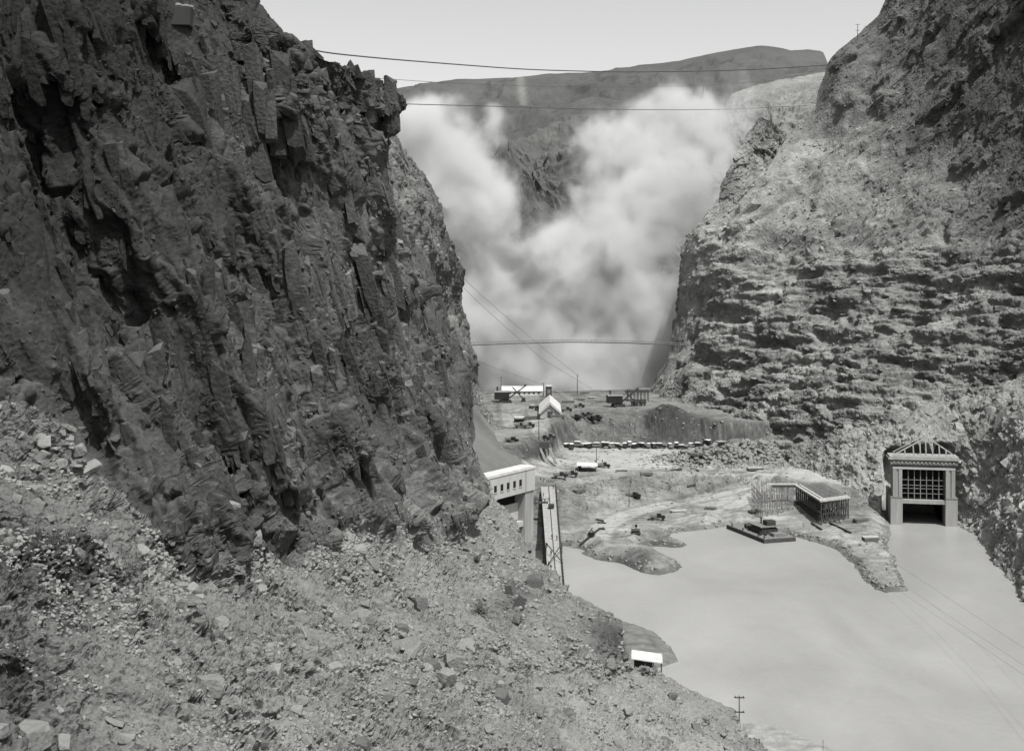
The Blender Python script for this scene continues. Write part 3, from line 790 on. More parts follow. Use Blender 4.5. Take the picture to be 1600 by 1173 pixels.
def poly_sd(X, Y, poly):
    n = len(poly)
    d = np.full(X.shape, 1e9); inside = np.zeros(X.shape, bool)
    for i in range(n):
        ax, ay = poly[i]; bx, by = poly[(i + 1) % n]
        ex, ey = bx - ax, by - ay
        t = np.clip(((X - ax) * ex + (Y - ay) * ey) / (ex * ex + ey * ey + 1e-12), 0, 1)
        d = np.minimum(d, (X - ax - t * ex) ** 2 + (Y - ay - t * ey) ** 2)
        c = ((ay > Y) != (by > Y)) & (X < (bx - ax) * (Y - ay) / (by - ay + 1e-12) + ax)
        inside ^= c
    d = np.sqrt(d)
    return np.where(inside, d, -d)

gx = np.arange(-75, 175, 0.62 / Q); 
gy = np.concatenate([np.arange(345, 640, 0.62 / Q), np.arange(640, 850, 0.9 / Q)])
GX, GY = np.meshgrid(gx, gy)
yl = np.stack([np.interp(gx, L[:, 0], L[:, 1]) for L in LINES])       # (k, nx)
zl = np.stack([np.interp(gx, L[:, 0], L[:, 2]) for L in LINES])
for k in range(1, len(LINES)):
    yl[k] = np.minimum(yl[k], yl[k - 1] - 2.0)
GZ = np.empty(GX.shape); GS = np.empty(GX.shape)
for j in range(len(gx)):
    yy = yl[::-1, j]
    GZ[:, j] = np.interp(gy, yy, zl[::-1, j])
    GS[:, j] = np.interp(gy, yy, np.arange(len(LINES))[::-1])
GZ = blur(GZ, 2, 1)
PXg = 800 + F * GX / GY; PYg = HZ + F * (CH - GZ) / GY
V = np.stack([GX, GY, GZ], -1).reshape(-1, 3)
n1 = fbm(V, 26, 601, 4).reshape(GX.shape); n2 = fbm(V, 6, 602, 4).reshape(GX.shape); n3 = fbm(V, 1.6, 603, 3).reshape(GX.shape)
bank = np.exp(-((GS - 3.5) / 0.42) ** 4) + np.exp(-((GS - 5.5) / 0.42) ** 4)
bank = np.clip(bank, 0, 1)
runs = fbm(np.stack([GX, GY * 0.16, GZ * 0], -1).reshape(-1, 3), 5.0, 605, 4, 0.6, True).reshape(GX.shape)
ruts = fbm(np.stack([GX * 0.12 + GY * 0.06, GY * 0.9, GZ * 0], -1).reshape(-1, 3), 1.6, 606, 3).reshape(GX.shape)
GZ = GZ + 0.9 * n1 * np.where(GS > 5.9, 0.5, 0.8) + 0.45 * n2 + 0.22 * n3 + 0.12 * ruts + bank * (0.8 * n2 + 1.5 * runs - 0.4 + 0.3 * n3)
# heap of loose rock on the lower terrace, humps on the spits
def hump(cx, cy, rx, ry, h, rough=0.5):
    global GZ
    g = np.exp(-(((PXg - cx) / rx) ** 2 + ((PYg - cy) / ry) ** 2) ** 1.5)
    GZ = GZ + h * g * (1 + rough * (n2 * 1.6 + n3))
    return g
heap = hump(1120, 722, 85, 9, 2.6, 1.6) + hump(1190, 712, 40, 12, 3, 1.2)
heap = np.clip(heap, 0, 1)
hump(1020, 840, 32, 8, 2.2); hump(980, 868, 60, 10, 2.0); hump(925, 850, 22, 10, 2.0); hump(1120, 812, 42, 6, 2.2); hump(1100, 755, 40, 9, 1.4)
hump(1335, 850, 40, 10, 0.8); hump(845, 700, 16, 10, 2.0); hump(1042, 662, 30, 22, 6.5, .25); hump(905, 676, 22, 20, 2.6, .6); hump(955, 680, 20, 18, 2.4, .6)
sdn = poly_sd(GX, GY, shore) + 1.6 * n2 + 2.5 * n1
GZ = np.where(sdn > 0, np.minimum(GZ, 0.05 + 0.62 * sdn), np.maximum(-3.0, 0.35 * sdn - 0.02))
PF = np.stack([GX, GY, GZ], -1)
# earth of different colours: pale trodden roads, darker dumped spoil, wet edge
tone = np.interp(GS, [2, 2.9, 3.05, 3.9, 4.1, 4.9, 5.05, 5.9, 6.1, 7, 8, 9], [1.0, 0.95, .58, .58, 1.7, 1.7, .95, .9, 1.28, 1.2, 0.9, 0.9])
tone *= 1 + 0.6 * n1 + 0.55 * n2 + 0.4 * n3 + 0.5 * ruts
def patch(cx, cy, rx, ry, f):
    global tone
    g = np.exp(-(((PXg - cx) / rx) ** 2 + ((PYg - cy) / ry) ** 2) ** 2)
    tone = tone * (1 + (f - 1) * g)
patch(960, 716, 90, 14, 1.35); patch(1050, 665, 45, 26, .5); patch(845, 668, 30, 22, 1.25); patch(880, 632, 120, 14, .8); patch(915, 672, 40, 26, 1.4); patch(1038, 668, 34, 24, .7); patch(800, 655, 26, 20, 1.1)
patch(1030, 780, 140, 13, 1.25); patch(985, 760, 22, 26, .75); patch(960, 874, 80, 14, .6); patch(1030, 842, 40, 8, .7); patch(1090, 770, 60, 14, .85); patch(830, 800, 70, 50, .72)
patch(885, 800, 14, 40, 1.3); patch(950, 825, 46, 16, 1.25); patch(1330, 860, 60, 40, 1.1); patch(1200, 790, 40, 20, 1.1); patch(960, 612, 110, 5, .75); patch(1120, 745, 70, 5, 1.3)
def road(pts, wd, f):
    """Trodden wheel track: pale, with a low darker shoulder of pushed up earth."""
    global tone, GZ
    d = np.full(GX.shape, 1e9)
    P2 = [on_guess(x, y) for x, y in pts]
    for (ax, ay), (bx, by) in zip(P2[:-1], P2[1:]):
        ex, ey = bx - ax, by - ay
        t = np.clip(((GX - ax) * ex + (GY - ay) * ey) / (ex * ex + ey * ey), 0, 1)
        d = np.minimum(d, np.hypot(GX - ax - t * ex, GY - ay - t * ey))
    d = d + 1.2 * n2
    inn = 1 - sstep(d, wd * 0.7, wd); sh = np.exp(-((d - wd * 1.15) / (wd * 0.25)) ** 2)
    tr = np.exp(-((d - wd * 0.35) / 0.35) ** 2)
    tone = tone * (1 + (f - 1) * inn) * (1 - 0.22 * sh) * (1 - 0.15 * tr)
    GZ = GZ + 0.35 * sh - 0.1 * tr
def on_guess(px, py):
    i = np.argmin((PXg - px) ** 2 + (PYg - py) ** 2)
    return GX.ravel()[i], GY.ravel()[i]
road([(1200, 742), (1165, 760), (1110, 776), (1040, 788), (985, 802), (945, 820), (930, 845)], 5.0, 1.35)
road([(1200, 742), (1120, 741), (1040, 739), (960, 742), (900, 752), (868, 760)], 4.0, 1.35)
road([(790, 640), (800, 665), (822, 688), (850, 712), (880, 720)], 5.0, 1.3)
road([(870, 640), (905, 630), (960, 628), (1010, 626)], 3.5, 1.25)
road([(1010, 845), (960, 838), (935, 835)], 3.0, 1.25)
road([(1195, 760), (1150, 790), (1100, 806), (1050, 815)], 3.5, 1.25)
tone *= 1 - 0.5 * heap
tone *= np.where(sdn < 2.2, 0.62, 1.0)
tone = np.clip(tone, .3, 1.9)
M_floor = rock_mat("trodden_earth", 0.10, 0.158, (0.15, 0.8, 3.0), 0.35, 1.6, contrast=1.2)
o = mesh_from_grid("canyon_floor", PF, M_floor, tone, smooth=False)
tag(o, "bare earth canyon floor with dirt roads, banks and spits", "ground")

def floor_z(x, y):
    j = np.clip(np.searchsorted(gx, x), 1, len(gx) - 1); i = np.clip(np.searchsorted(gy, y), 1, len(gy) - 1)
    return float(GZ[i, j])

def on_floor(px, py):
    """Place on the canyon floor seen at this spot of the photograph (nearest along the sight line)."""
    ys = np.arange(350, 845, 0.5)
    xs = (px - 800) / F * ys; zs = CH - (py - HZ) / F * ys
    j = np.clip(np.searchsorted(gx, xs), 0, len(gx) - 1); i = np.clip(np.searchsorted(gy, ys), 0, len(gy) - 1)
    hit = np.nonzero(np.maximum(GZ[i, j], 0) >= zs)[0]
    k = hit[0] if len(hit) else len(ys) - 1
    return Vector((xs[k], ys[k], max(0.0, GZ[i[k], j[k]])))

# sand bar at the foot of the slope, low bank at the lower right of the slope
def bank_mesh(name, pts, h, label, tone=0.8, seed=1):
    poly = np.array([tuple(atz(x, y, 0.0))[:2] for x, y in pts])
    x0, y0 = poly.min(0) - 1; x1, y1 = poly.max(0) + 1
    X, Yg = np.meshgrid(np.arange(x0, x1, 0.3), np.arange(y0, y1, 0.3))
    s = poly_sd(X, Yg, poly)
    v = np.stack([X, Yg, X * 0], -1).reshape(-1, 3)
    n = fbm(v, 3, 700 + seed, 4).reshape(X.shape)
    Z = np.clip(h * (1 - np.exp(-np.maximum(s + n, 0) / (h * 1.6))), 0, None) + 0.25 * n * (s > 0.5) - 0.4 * (s < 0) - 0.03
    o = mesh_from_grid(name, np.stack([X, Yg, Z], -1), M_floor, np.full(X.shape, tone) * (1 + 0.5 * n), smooth=True)
    tag(o, label, "bank")
bank_mesh("sand_bank", [(930, 975), (972, 972), (1000, 978), (1030, 992), (1050, 1012), (1061, 1033), (1035, 1042), (985, 1052), (930, 1052)], 2.2, "grey gravel bank in the water behind the small shed roof", .85, 1)
bank_mesh("sand_bank", [(1160, 1130), (1190, 1130), (1222, 1136), (1250, 1150), (1290, 1165), (1330, 1180), (1380, 1215), (1380, 1300), (1150, 1300)], 0.7, "low pale sand bank at the bottom of the picture beside the thin stake", 1.5, 2)

# ------------------------------------------------------------------ river and the plain under everything
def water_mat():
    m, t, b = new_mat("muddy_water")
    N, L = t.nodes, t.links
    geo = N.new("ShaderNodeNewGeometry")
    mp = N.new("ShaderNodeMapping"); mp.inputs["Scale"].default_value = (1, 0.55, 1); mp.inputs["Rotation"].default_value = (0, 0, 0.5)
    L.new(geo.outputs["Position"], mp.inputs["Vector"])
    nz = N.new("ShaderNodeTexNoise"); nz.inputs["Scale"].default_value = 0.022; nz.inputs["Detail"].default_value = 6; nz.inputs["Distortion"].default_value = 1.2
    L.new(mp.outputs[0], nz.inputs["Vector"])
    rp = N.new("ShaderNodeValToRGB")
    rp.color_ramp.elements[0].position = 0.3; rp.color_ramp.elements[1].position = 0.72
    rp.color_ramp.elements[0].color = grey(WATER[0]); rp.color_ramp.elements[1].color = grey(WATER[1])
    nf = N.new("ShaderNodeTexNoise"); nf.inputs["Scale"].default_value = 0.16; nf.inputs["Detail"].default_value = 7; nf.inputs["Distortion"].default_value = 0.8
    L.new(mp.outputs[0], nf.inputs["Vector"])
    ma = N.new("ShaderNodeMath"); ma.operation = 'MULTIPLY_ADD'; ma.inputs[1].default_value = 0.22
    L.new(nf.outputs["Fac"], ma.inputs[0]); L.new(nz.outputs["Fac"], ma.inputs[2])
    mb = N.new("ShaderNodeMath"); mb.operation = 'SUBTRACT'; mb.inputs[1].default_value = 0.11; L.new(ma.outputs[0], mb.inputs[0])
    L.new(mb.outputs[0], rp.inputs[0]); L.new(rp.outputs[0], b.inputs["Base Color"])
    b.inputs["Roughness"].default_value = 0.35
    b.inputs["Specular IOR Level"].default_value = 0.3
    n2_ = N.new("ShaderNodeTexNoise"); n2_.inputs["Scale"].default_value = 0.8; n2_.inputs["Detail"].default_value = 6
    L.new(mp.outputs[0], n2_.inputs["Vector"])
    bp = N.new("ShaderNodeBump"); bp.inputs["Strength"].default_value = 0.35; bp.inputs["Distance"].default_value = 0.35
    L.new(n2_.outputs["Fac"], bp.inputs["Height"]); L.new(bp.outputs[0], b.inputs["Normal"])
    return m
WATER = (0.192, 0.25)
xs = np.linspace(-150, 400, 60); ys = np.linspace(30, 700, 80)
X, Yg = np.meshgrid(xs, ys)
o = mesh_from_grid("river", np.stack([X, Yg, X * 0], -1), water_mat(), smooth=True)
tag(o, "smooth muddy pale river filling the lower right", "river")
xs = np.linspace(-20000, 20000, 9)
X, Yg = np.meshgrid(xs, xs)
o = mesh_from_grid("ground", np.stack([X, Yg, X * 0 - 30], -1), M_mesa, np.ones(X.shape))
tag(o, "desert ground far below and around the canyon", "ground")
# ------------------------------------------------------------------ dust cloud of the blast, filling the canyon behind the footbridge
def dust_cloud():
    ng = bpy.data.node_groups.new("dust_cloud", 'GeometryNodeTree')
    ng.interface.new_socket("Geometry", in_out='OUTPUT', socket_type='NodeSocketGeometry')
    N, L = ng.nodes, ng.links
    out = N.new("NodeGroupOutput")
    vc = N.new("GeometryNodeVolumeCube")
    lo, hi = (-165, 775, -15), (215, 1040, 262)
    vox = 1.7
    vc.inputs["Min"].default_value = lo; vc.inputs["Max"].default_value = hi
    vc.inputs["Resolution X"].default_value = int((hi[0] - lo[0]) / vox)
    vc.inputs["Resolution Y"].default_value = int((hi[1] - lo[1]) / vox)
    vc.inputs["Resolution Z"].default_value = int((hi[2] - lo[2]) / vox)
    pos = N.new("GeometryNodeInputPosition")
    def math_(op, a, b=None, c=None):
        n = N.new("ShaderNodeMath"); n.operation = op
        for i, v in enumerate((a, b, c)):
            if v is None: continue
            if isinstance(v, (int, float)): n.inputs[i].default_value = v
            else: L.new(v, n.inputs[i])
        return n.outputs[0]
    def vmath(op, a, b=None):
        n = N.new("ShaderNodeVectorMath"); n.operation = op
        for i, v in enumerate((a, b)):
            if v is None: continue
            if isinstance(v, tuple): n.inputs[i].default_value = v
            else: L.new(v, n.inputs[i])
        return n
    def noise(scale, detail, rough=0.5, vec=None, off=(0, 0, 0)):
        n = N.new("ShaderNodeTexNoise"); n.inputs["Scale"].default_value = scale
        n.inputs["Detail"].default_value = detail; n.inputs["Roughness"].default_value = rough
        v = vmath('ADD', vec if vec is not None else pos.outputs[0], off)
        L.new(v.outputs[0], n.inputs["Vector"])
        return n
    # slow billowing warp
    wn = noise(0.018, 3)
    wv = vmath('SUBTRACT', wn.outputs["Color"], (0.5, 0.5, 0.5))
    ws = N.new("ShaderNodeVectorMath"); ws.operation = 'SCALE'; ws.inputs[3].default_value = 60.0
    L.new(wv.outputs[0], ws.inputs[0])
    q = vmath('ADD', pos.outputs[0], ws.outputs[0]).outputs[0]
    total = None
    for (px, py, Y, rx, ry, rz, wgt) in PUFFS:
        c = at(px, py, Y); k = Y / F
        d = vmath('SUBTRACT', q, (c.x, c.y, c.z))
        s = vmath('DIVIDE', d.outputs[0], (rx * k, ry, rz * k))
        ln = N.new("ShaderNodeVectorMath"); ln.operation = 'LENGTH'; L.new(s.outputs[0], ln.inputs[0])
        v = math_('SUBTRACT', 1.0, ln.outputs["Value"])
        v = math_('MULTIPLY', v, wgt)
        total = v if total is None else math_('SMOOTH_MAX', total, v, 0.25)
    qs = vmath('MULTIPLY', q, (1.0, 1.0, 0.6)).outputs[0]
    n1 = noise(0.028, 7, 0.62, qs)
    # rounded billows: distance to scattered centres, inverted
    vo = N.new("ShaderNodeTexVoronoi"); vo.feature = 'SMOOTH_F1'; vo.inputs["Scale"].default_value = 0.045
    vo.inputs["Detail"].default_value = 2.0; vo.inputs["Smoothness"].default_value = 0.6
    L.new(q, vo.inputs["Vector"])
    bil = math_('MULTIPLY_ADD', vo.outputs["Distance"], -0.45, 0.22)
    f = math_('MULTIPLY_ADD', n1.outputs["Fac"], 1.5, total)
    f = math_('ADD', f, -0.5)
    f = math_('ADD', f, bil)
    n3_ = noise(0.085, 6, 0.66, qs)
    f = math_('ADD', f, math_('MULTIPLY_ADD', n3_.outputs["Fac"], 0.6, -0.30))
    mr = N.new("ShaderNodeMapRange"); mr.interpolation_type = 'SMOOTHSTEP'
    mr.inputs["From Min"].default_value = 0.0; mr.inputs["From Max"].default_value = 0.62
    L.new(f, mr.inputs["Value"])
    dens = math_('POWER', mr.outputs[0], 1.4)
    L.new(dens, vc.inputs["Density"])
    sm = N.new("GeometryNodeSetMaterial"); sm.inputs["Material"].default_value = M_dust
    L.new(vc.outputs[0], sm.inputs["Geometry"]); L.new(sm.outputs[0], out.inputs[0])
    me = bpy.data.meshes.new("dust_cloud"); me.materials.append(M_dust)
    o = bpy.data.objects.new("dust_cloud", me); COL.objects.link(o)
    md = o.modifiers.new("dust", 'NODES'); md.node_group = ng
    tag(o, "billowing pale dust cloud from a blast filling the canyon behind the footbridge", "dust cloud", kind='stuff')
    return o
M_dust = bpy.data.materials.new("blast_dust"); M_dust.use_nodes = True
_t = M_dust.node_tree; _t.nodes.clear()
_o = _t.nodes.new("ShaderNodeOutputMaterial"); _v = _t.nodes.new("ShaderNodeVolumePrincipled")
_v.inputs["Color"].default_value = (0.92, 0.917, 0.905, 1); _v.inputs["Density"].default_value = 0.065
_v.inputs["Anisotropy"].default_value = 0.1
# brown dust in a dark streak low on the left, its shade put into the colour
_g = _t.nodes.new("ShaderNodeNewGeometry")
_p0, _p1 = at(772, 392, 812), at(868, 455, 812)
_ax = (_p1 - _p0).normalized()
_s = _t.nodes.new("ShaderNodeVectorMath"); _s.operation = 'SUBTRACT'; _s.inputs[1].default_value = (_p0 + _p1) / 2
_t.links.new(_g.outputs["Position"], _s.inputs[0])
_rt = _t.nodes.new("ShaderNodeVectorRotate"); _rt.rotation_type = 'AXIS_ANGLE'; _rt.inputs["Axis"].default_value = (0, 1, 0)
_rt.inputs["Angle"].default_value = math.atan2(_ax.z, _ax.x)
_t.links.new(_s.outputs[0], _rt.inputs["Vector"])
_sc = _t.nodes.new("ShaderNodeVectorMath"); _sc.operation = 'DIVIDE'; _sc.inputs[1].default_value = (46, 60, 19)
_t.links.new(_rt.outputs[0], _sc.inputs[0])
_ln = _t.nodes.new("ShaderNodeVectorMath"); _ln.operation = 'LENGTH'; _t.links.new(_sc.outputs[0], _ln.inputs[0])
_mr = _t.nodes.new("ShaderNodeMapRange"); _mr.interpolation_type = 'SMOOTHSTEP'
_mr.inputs["From Min"].default_value = 0.3; _mr.inputs["From Max"].default_value = 1.25
_mr.inputs["To Min"].default_value = 0.34; _mr.inputs["To Max"].default_value = 0.77
_nz = _t.nodes.new("ShaderNodeTexNoise"); _nz.inputs["Scale"].default_value = 0.06; _nz.inputs["Detail"].default_value = 3
_t.links.new(_g.outputs["Position"], _nz.inputs["Vector"])
_ma = _t.nodes.new("ShaderNodeMath"); _ma.operation = 'MULTIPLY_ADD'; _ma.inputs[1].default_value = 2.6
_t.links.new(_nz.outputs["Fac"], _ma.inputs[0])
_mb = _t.nodes.new("ShaderNodeMath"); _mb.operation = 'ADD'; _mb.inputs[1].default_value = -1.3
_t.links.new(_ln.outputs["Value"], _mb.inputs[0]); _t.links.new(_mb.outputs[0], _ma.inputs[2])
_t.links.new(_ma.outputs[0], _mr.inputs["Value"]); _t.links.new(_mr.outputs[0], _v.inputs["Color"])
_t.links.new(_v.outputs[0], _o.inputs["Volume"])
PUFFS = [  # column, row, distance, half width (pixels), half depth (m), half height (pixels), weight
 (890, 575, 880, 190, 70, 80, 1.1), (780, 560, 860, 90, 60, 70, 1.0), (990, 560, 880, 90, 60, 90, 1.0),
 (880, 480, 890, 170, 70, 90, 1.0), (960, 400, 900, 120, 70, 110, 1.0), (1030, 330, 910, 110, 70, 90, 0.9), (965, 315, 930, 90, 55, 75, 0.75),
 (770, 420, 880, 70, 50, 70, 1.0), (730, 340, 880, 75, 50, 90, 1.0), (700, 260, 890, 80, 50, 85, 1.0), (665, 200, 900, 70, 50, 55, 1.0), (640, 190, 860, 50, 40, 40, 0.8),
 (850, 390, 890, 60, 45, 45, 0.8), (1000, 235, 930, 95, 55, 75, 0.6), (1080, 200, 950, 90, 55, 55, 0.55), (955, 240, 950, 50, 40, 50, 0.42), (1130, 180, 960, 50, 50, 35, 0.45),
 (700, 500, 840, 60, 45, 70, 0.9), (1080, 290, 900, 60, 50, 60, 0.6), (1040, 590, 850, 70, 40, 45, 1.1), (900, 600, 840, 160, 40, 35, 1.1), (1010, 470, 880, 70, 50, 70, 1.0),
 (785, 395, 812, 48, 24, 26, 1.1), (835, 430, 812, 48, 24, 28, 1.1), (868, 455, 812, 26, 20, 20, 1.0), (815, 485, 812, 34, 20, 18, 1.0), (760, 500, 830, 50, 30, 40, 1.0),
 (1045, 560, 900, 55, 60, 60, 1.1), (1062, 480, 930, 55, 60, 65, 0.95), (1015, 545, 880, 60, 50, 60, 1.0),
 (775, 195, 930, 20, 25, 26, 0.4),
]
dust_cloud()
# ------------------------------------------------------------------ building blocks for things
class MB:
    """Collects shapes; build() links them as one mesh object."""
    def __init__(self): self.v, self.f = [], []
    def add(self, v, f):
        b = len(self.v); self.v += [tuple(p) for p in v]; self.f += [tuple(i + b for i in q) for q in f]; return self
    def box(self, x0, x1, y0, y1, z0, z1):
        v = [(x, y, z) for z in (z0, z1) for y in (y0, y1) for x in (x0, x1)]
        return self.add(v, [(0, 2, 3, 1), (4, 5, 7, 6), (0, 1, 5, 4), (2, 6, 7, 3), (0, 4, 6, 2), (1, 3, 7, 5)])
    def bar(self, a, b, w, h=None, n=None):
        a, b = Vector(a), Vector(b); h = h or w
        d = (b - a).normalized(); u = d.cross(Vector((0, 0, 1)))
        if u.length < 1e-4: u = Vector((1, 0, 0))
        u.normalize(); t = d.cross(u)
        if n:
            ring = [(math.cos(2 * math.pi * k / n) * w / 2, math.sin(2 * math.pi * k / n) * h / 2) for k in range(n)]
        else:
            n = 4; ring = [(-w / 2, -h / 2), (w / 2, -h / 2), (w / 2, h / 2), (-w / 2, h / 2)]
        v = [p + u * x + t * y for p in (a, b) for x, y in ring]
        f = [(k, (k + 1) % n, n + (k + 1) % n, n + k) for k in range(n)] + [tuple(range(n - 1, -1, -1)), tuple(range(n, 2 * n))]
        return self.add(v, f)
    def tube(self, pts, r, n=6):
        pts = [Vector(p) for p in pts]; v = []; f = []
        for i, p in enumerate(pts):
            d = (pts[min(i + 1, len(pts) - 1)] - pts[max(i - 1, 0)]).normalized()
            u = d.cross(Vector((0, 0, 1))); u = u.normalized() if u.length > 1e-4 else Vector((1, 0, 0)); t = d.cross(u)
            rr = r[i] if isinstance(r, (list, tuple)) else r
            v += [p + (u * math.cos(2 * math.pi * k / n) + t * math.sin(2 * math.pi * k / n)) * rr for k in range(n)]
        for i in range(len(pts) - 1):
            f += [(i * n + k, i * n + (k + 1) % n, (i + 1) * n + (k + 1) % n, (i + 1) * n + k) for k in range(n)]
        f += [tuple(range(n - 1, -1, -1)), tuple(range((len(pts) - 1) * n, len(pts) * n))]
        return self.add(v, f)
    def prism(self, poly, axis, a, b):
        """Outline poly (two coordinates) pushed along an axis from a to b."""
        def P(p, t):
            return {'x': (t, p[0], p[1]), 'y': (p[0], t, p[1]), 'z': (p[0], p[1], t)}[axis]
        n = len(poly)
        v = [P(p, a) for p in poly] + [P(p, b) for p in poly]
        f = [(k, (k + 1) % n, n + (k + 1) % n, n + k) for k in range(n)] + [tuple(range(n - 1, -1, -1)), tuple(range(n, 2 * n))]
        return self.add(v, f)
    def ball(self, c, r, n=8, m=5, sq=(1, 1, 1)):
        v = [(c[0], c[1], c[2] + r * sq[2])]; f = []
        for i in range(1, m):
            a = math.pi * i / m
            v += [(c[0] + r * sq[0] * math.sin(a) * math.cos(2 * math.pi * k / n), c[1] + r * sq[1] * math.sin(a) * math.sin(2 * math.pi * k / n), c[2] + r * sq[2] * math.cos(a)) for k in range(n)]
        v.append((c[0], c[1], c[2] - r * sq[2])); L = len(v) - 1
        f += [(0, 1 + k, 1 + (k + 1) % n) for k in range(n)]
        for i in range(m - 2):
            f += [(1 + i * n + k, 1 + (i + 1) * n + k, 1 + (i + 1) * n + (k + 1) % n, 1 + i * n + (k + 1) % n) for k in range(n)]
        f += [(L, 1 + (m - 2) * n + (k + 1) % n, 1 + (m - 2) * n + k) for k in range(n)]
        return self.add(v, f)
    def mesh(self, name, mat, bevel=0):
        me = bpy.data.meshes.new(name); me.from_pydata(self.v, [], self.f); me.materials.append(mat)
        bm = bmesh.new(); bm.from_mesh(me); bmesh.ops.recalc_face_normals(bm, faces=bm.faces)
        if bevel: bmesh.ops.bevel(bm, geom=list(bm.edges), offset=bevel, segments=1, affect='EDGES', clamp_overlap=True)
        bm.to_mesh(me); bm.free(); return me
    def build(self, name, mat, parent=None, bevel=0):
        o = bpy.data.objects.new(name, self.mesh(name, mat, bevel)); COL.objects.link(o)
        if parent is not None: o.parent = parent
        return o

def thing(name, label, cat, loc=(0, 0, 0), rotz=0.0, group=None):
    o = bpy.data.objects.new(name, None); COL.objects.link(o)
    o.empty_display_size = 0.5; o.location = loc; o.rotation_euler = (0, 0, rotz)
    return tag(o, label, cat, group)

def each(name, mat, parent, shapes):
    """Every shape a part of its own: shapes are (method, args)."""
    out = []
    for meth, *args in shapes:
        b = MB(); getattr(b, meth)(*args); out.append(b.build(name, mat, parent))
    return out

def bars_(seq):
    return [("bar",) + tuple(a) for a in seq]

def kids(o):
    return [c for c in bpy.data.objects if c.parent == o]

def copy_thing(root, loc, rotz=0.0, label=None, scale=None):
    def rec(o, parent):
        c = o.copy(); COL.objects.link(c)
        if parent is not None:
            c.parent = parent
        for k in o.children:
            rec(k, c)
        return c
    r = rec(root, None)
    r.location = loc; r.rotation_euler = (0, 0, rotz)
    if label: r["label"] = label
    if scale: r.scale = (scale,) * 3
    return r

M_conc = plain_mat("board_marked_concrete", 0.235, 0.85, 0.18, 0.5, streak=True)
M_conc_d = plain_mat("old_grey_concrete", 0.15, 0.85, 0.22, 0.4, streak=True)
M_concw = plain_mat("fresh_pale_concrete", 0.31, 0.8, 0.10, 0.4, streak=True)
M_wood = plain_mat("weathered_timber", 0.13, 0.85, 0.35, 1.2)
M_woodd = plain_mat("dark_creosoted_timber", 0.05, 0.8, 0.3, 1.2)
M_woodl = plain_mat("new_pale_timber", 0.30, 0.8, 0.2, 1.0)
M_white = plain_mat("whitewashed_sheet_roofing", 0.42, 0.6, 0.14, 0.6)
M_iron = plain_mat("dark_iron", 0.035, 0.6, 0.3, 1.0)
M_black = plain_mat("soot_and_shade_black", 0.012, 0.8, 0.2, 1.0)  # also stands for shade inside openings, put into the colour
M_cable = plain_mat("greased_wire_rope", 0.06, 0.6, 0.2, 0.5)
M_wire = plain_mat("galvanised_wire", 0.12, 0.6, 0.2, 0.5)
M_paint = plain_mat("dusty_black_paint", 0.022, 0.35, 0.3, 1.0)
M_dusty = plain_mat("dusty_grey_paint", 0.14, 0.5, 0.2, 1.0)
M_roofc = plain_mat("car_roof_sheen", 0.62, 0.4, 0.1, 1.0)  # roof sheen put into a pale colour
M_tyre = plain_mat("tyre_rubber", 0.02, 0.9, 0.2, 3.0)
M_glass = plain_mat("dark_window_glass", 0.03, 0.15, 0.1, 1.0)
M_wall = plain_mat("grey_sheet_wall", 0.26, 0.8, 0.2, 0.6, streak=True)
M_cloth = plain_mat("dark_work_clothes", 0.04, 0.9, 0.3, 4.0)
M_cloth2 = plain_mat("pale_work_shirt", 0.35, 0.9, 0.2, 4.0)
M_skin = plain_mat("tanned_skin", 0.22, 0.7, 0.05, 4.0)

# ------------------------------------------------------------------ intake portal on the right
s = 458 / F
loc = at(1443.5, 820, 458); loc.z = 0
g = thing("intake_portal", "concrete intake portal with barred opening standing in water at the right cliff", "portal", loc, R(-11))
for sx, nm in ((-1, "pillar"), (1, "pillar")):
    b = MB()
    b.box(*sorted((sx * 7.6, sx * 11.9)), -0.5, 7, -3, 10.2)                   # broad foot
    b.box(*sorted((sx * 7.7, sx * 11.1)), 0.0, 7.2, 10.2, 20.6)
    b.box(*sorted((sx * 7.72, sx * 9.0)), -0.35, 0.0, 10.2, 20.6)
    b.box(*sorted((sx * 9.7, sx * 11.05)), -0.35, 0.0, 10.2, 20.6)
    p = b.build("pillar", M_conc, g, 0.04)
    MB().box(*sorted((sx * 7.62, sx * 11.95)), -0.62, 7.1, 10.0, 10.35).build("ledge", M_conc_d, p)
each("side_wall", M_conc_d, g, [("box", -11.9, -11.0, 7.05, 16, -3, 12), ("box", 11.0, 11.9, 7.05, 16, -3, 12)])
MB().box(-7.6, 7.6, -0.1, 1.4, 7.9, 9.4).build("crossbeam", M_conc, g, 0.05)
MB().box(-11.1, 11.1, -0.4, 7, 20.65, 21.4).build("lintel", M_concw, g, 0.03)
fr = MB().box(-11.4, 11.4, 0.3, 7.4, 21.4, 22.4).box(-12.0, 12.0, -0.6, 7.8, 22.4, 24.2).build("frieze", M_conc_d, g, 0.04)
each("stud", M_conc, fr, [("box", -10.88 + k * 1.41, -10.32 + k * 1.41, -0.8, -0.6, 22.9, 23.6) for k in range(16)])
MB().box(-12.7, 12.7, -1.1, 8.2, 24.2, 24.75).box(-12.3, 12.3, -0.9, 8.0, 24.75, 25.5).build("cornice", M_conc, g, 0.04)
bars = MB()
for k in range(1, 7): bars.bar((-7.6 + k * 15.2 / 7, 1.0, 9.4), (-7.6 + k * 15.2 / 7, 1.0, 20.6), 0.28)
for z in (11.6, 13.4, 14.6, 16.6): bars.bar((-7.6, 1.1, z), (7.6, 1.1, z), 0.2)
bars.build("grating", M_conc_d, g)
MB().box(-7.6, 7.6, 6.5, 7.2, 9.4, 20.6).box(-7.6, 7.6, 1.5, 6.5, 9.2, 9.6).build("back_panel", M_black, g)  # black stands for concrete in shade inside the opening
tn = MB()
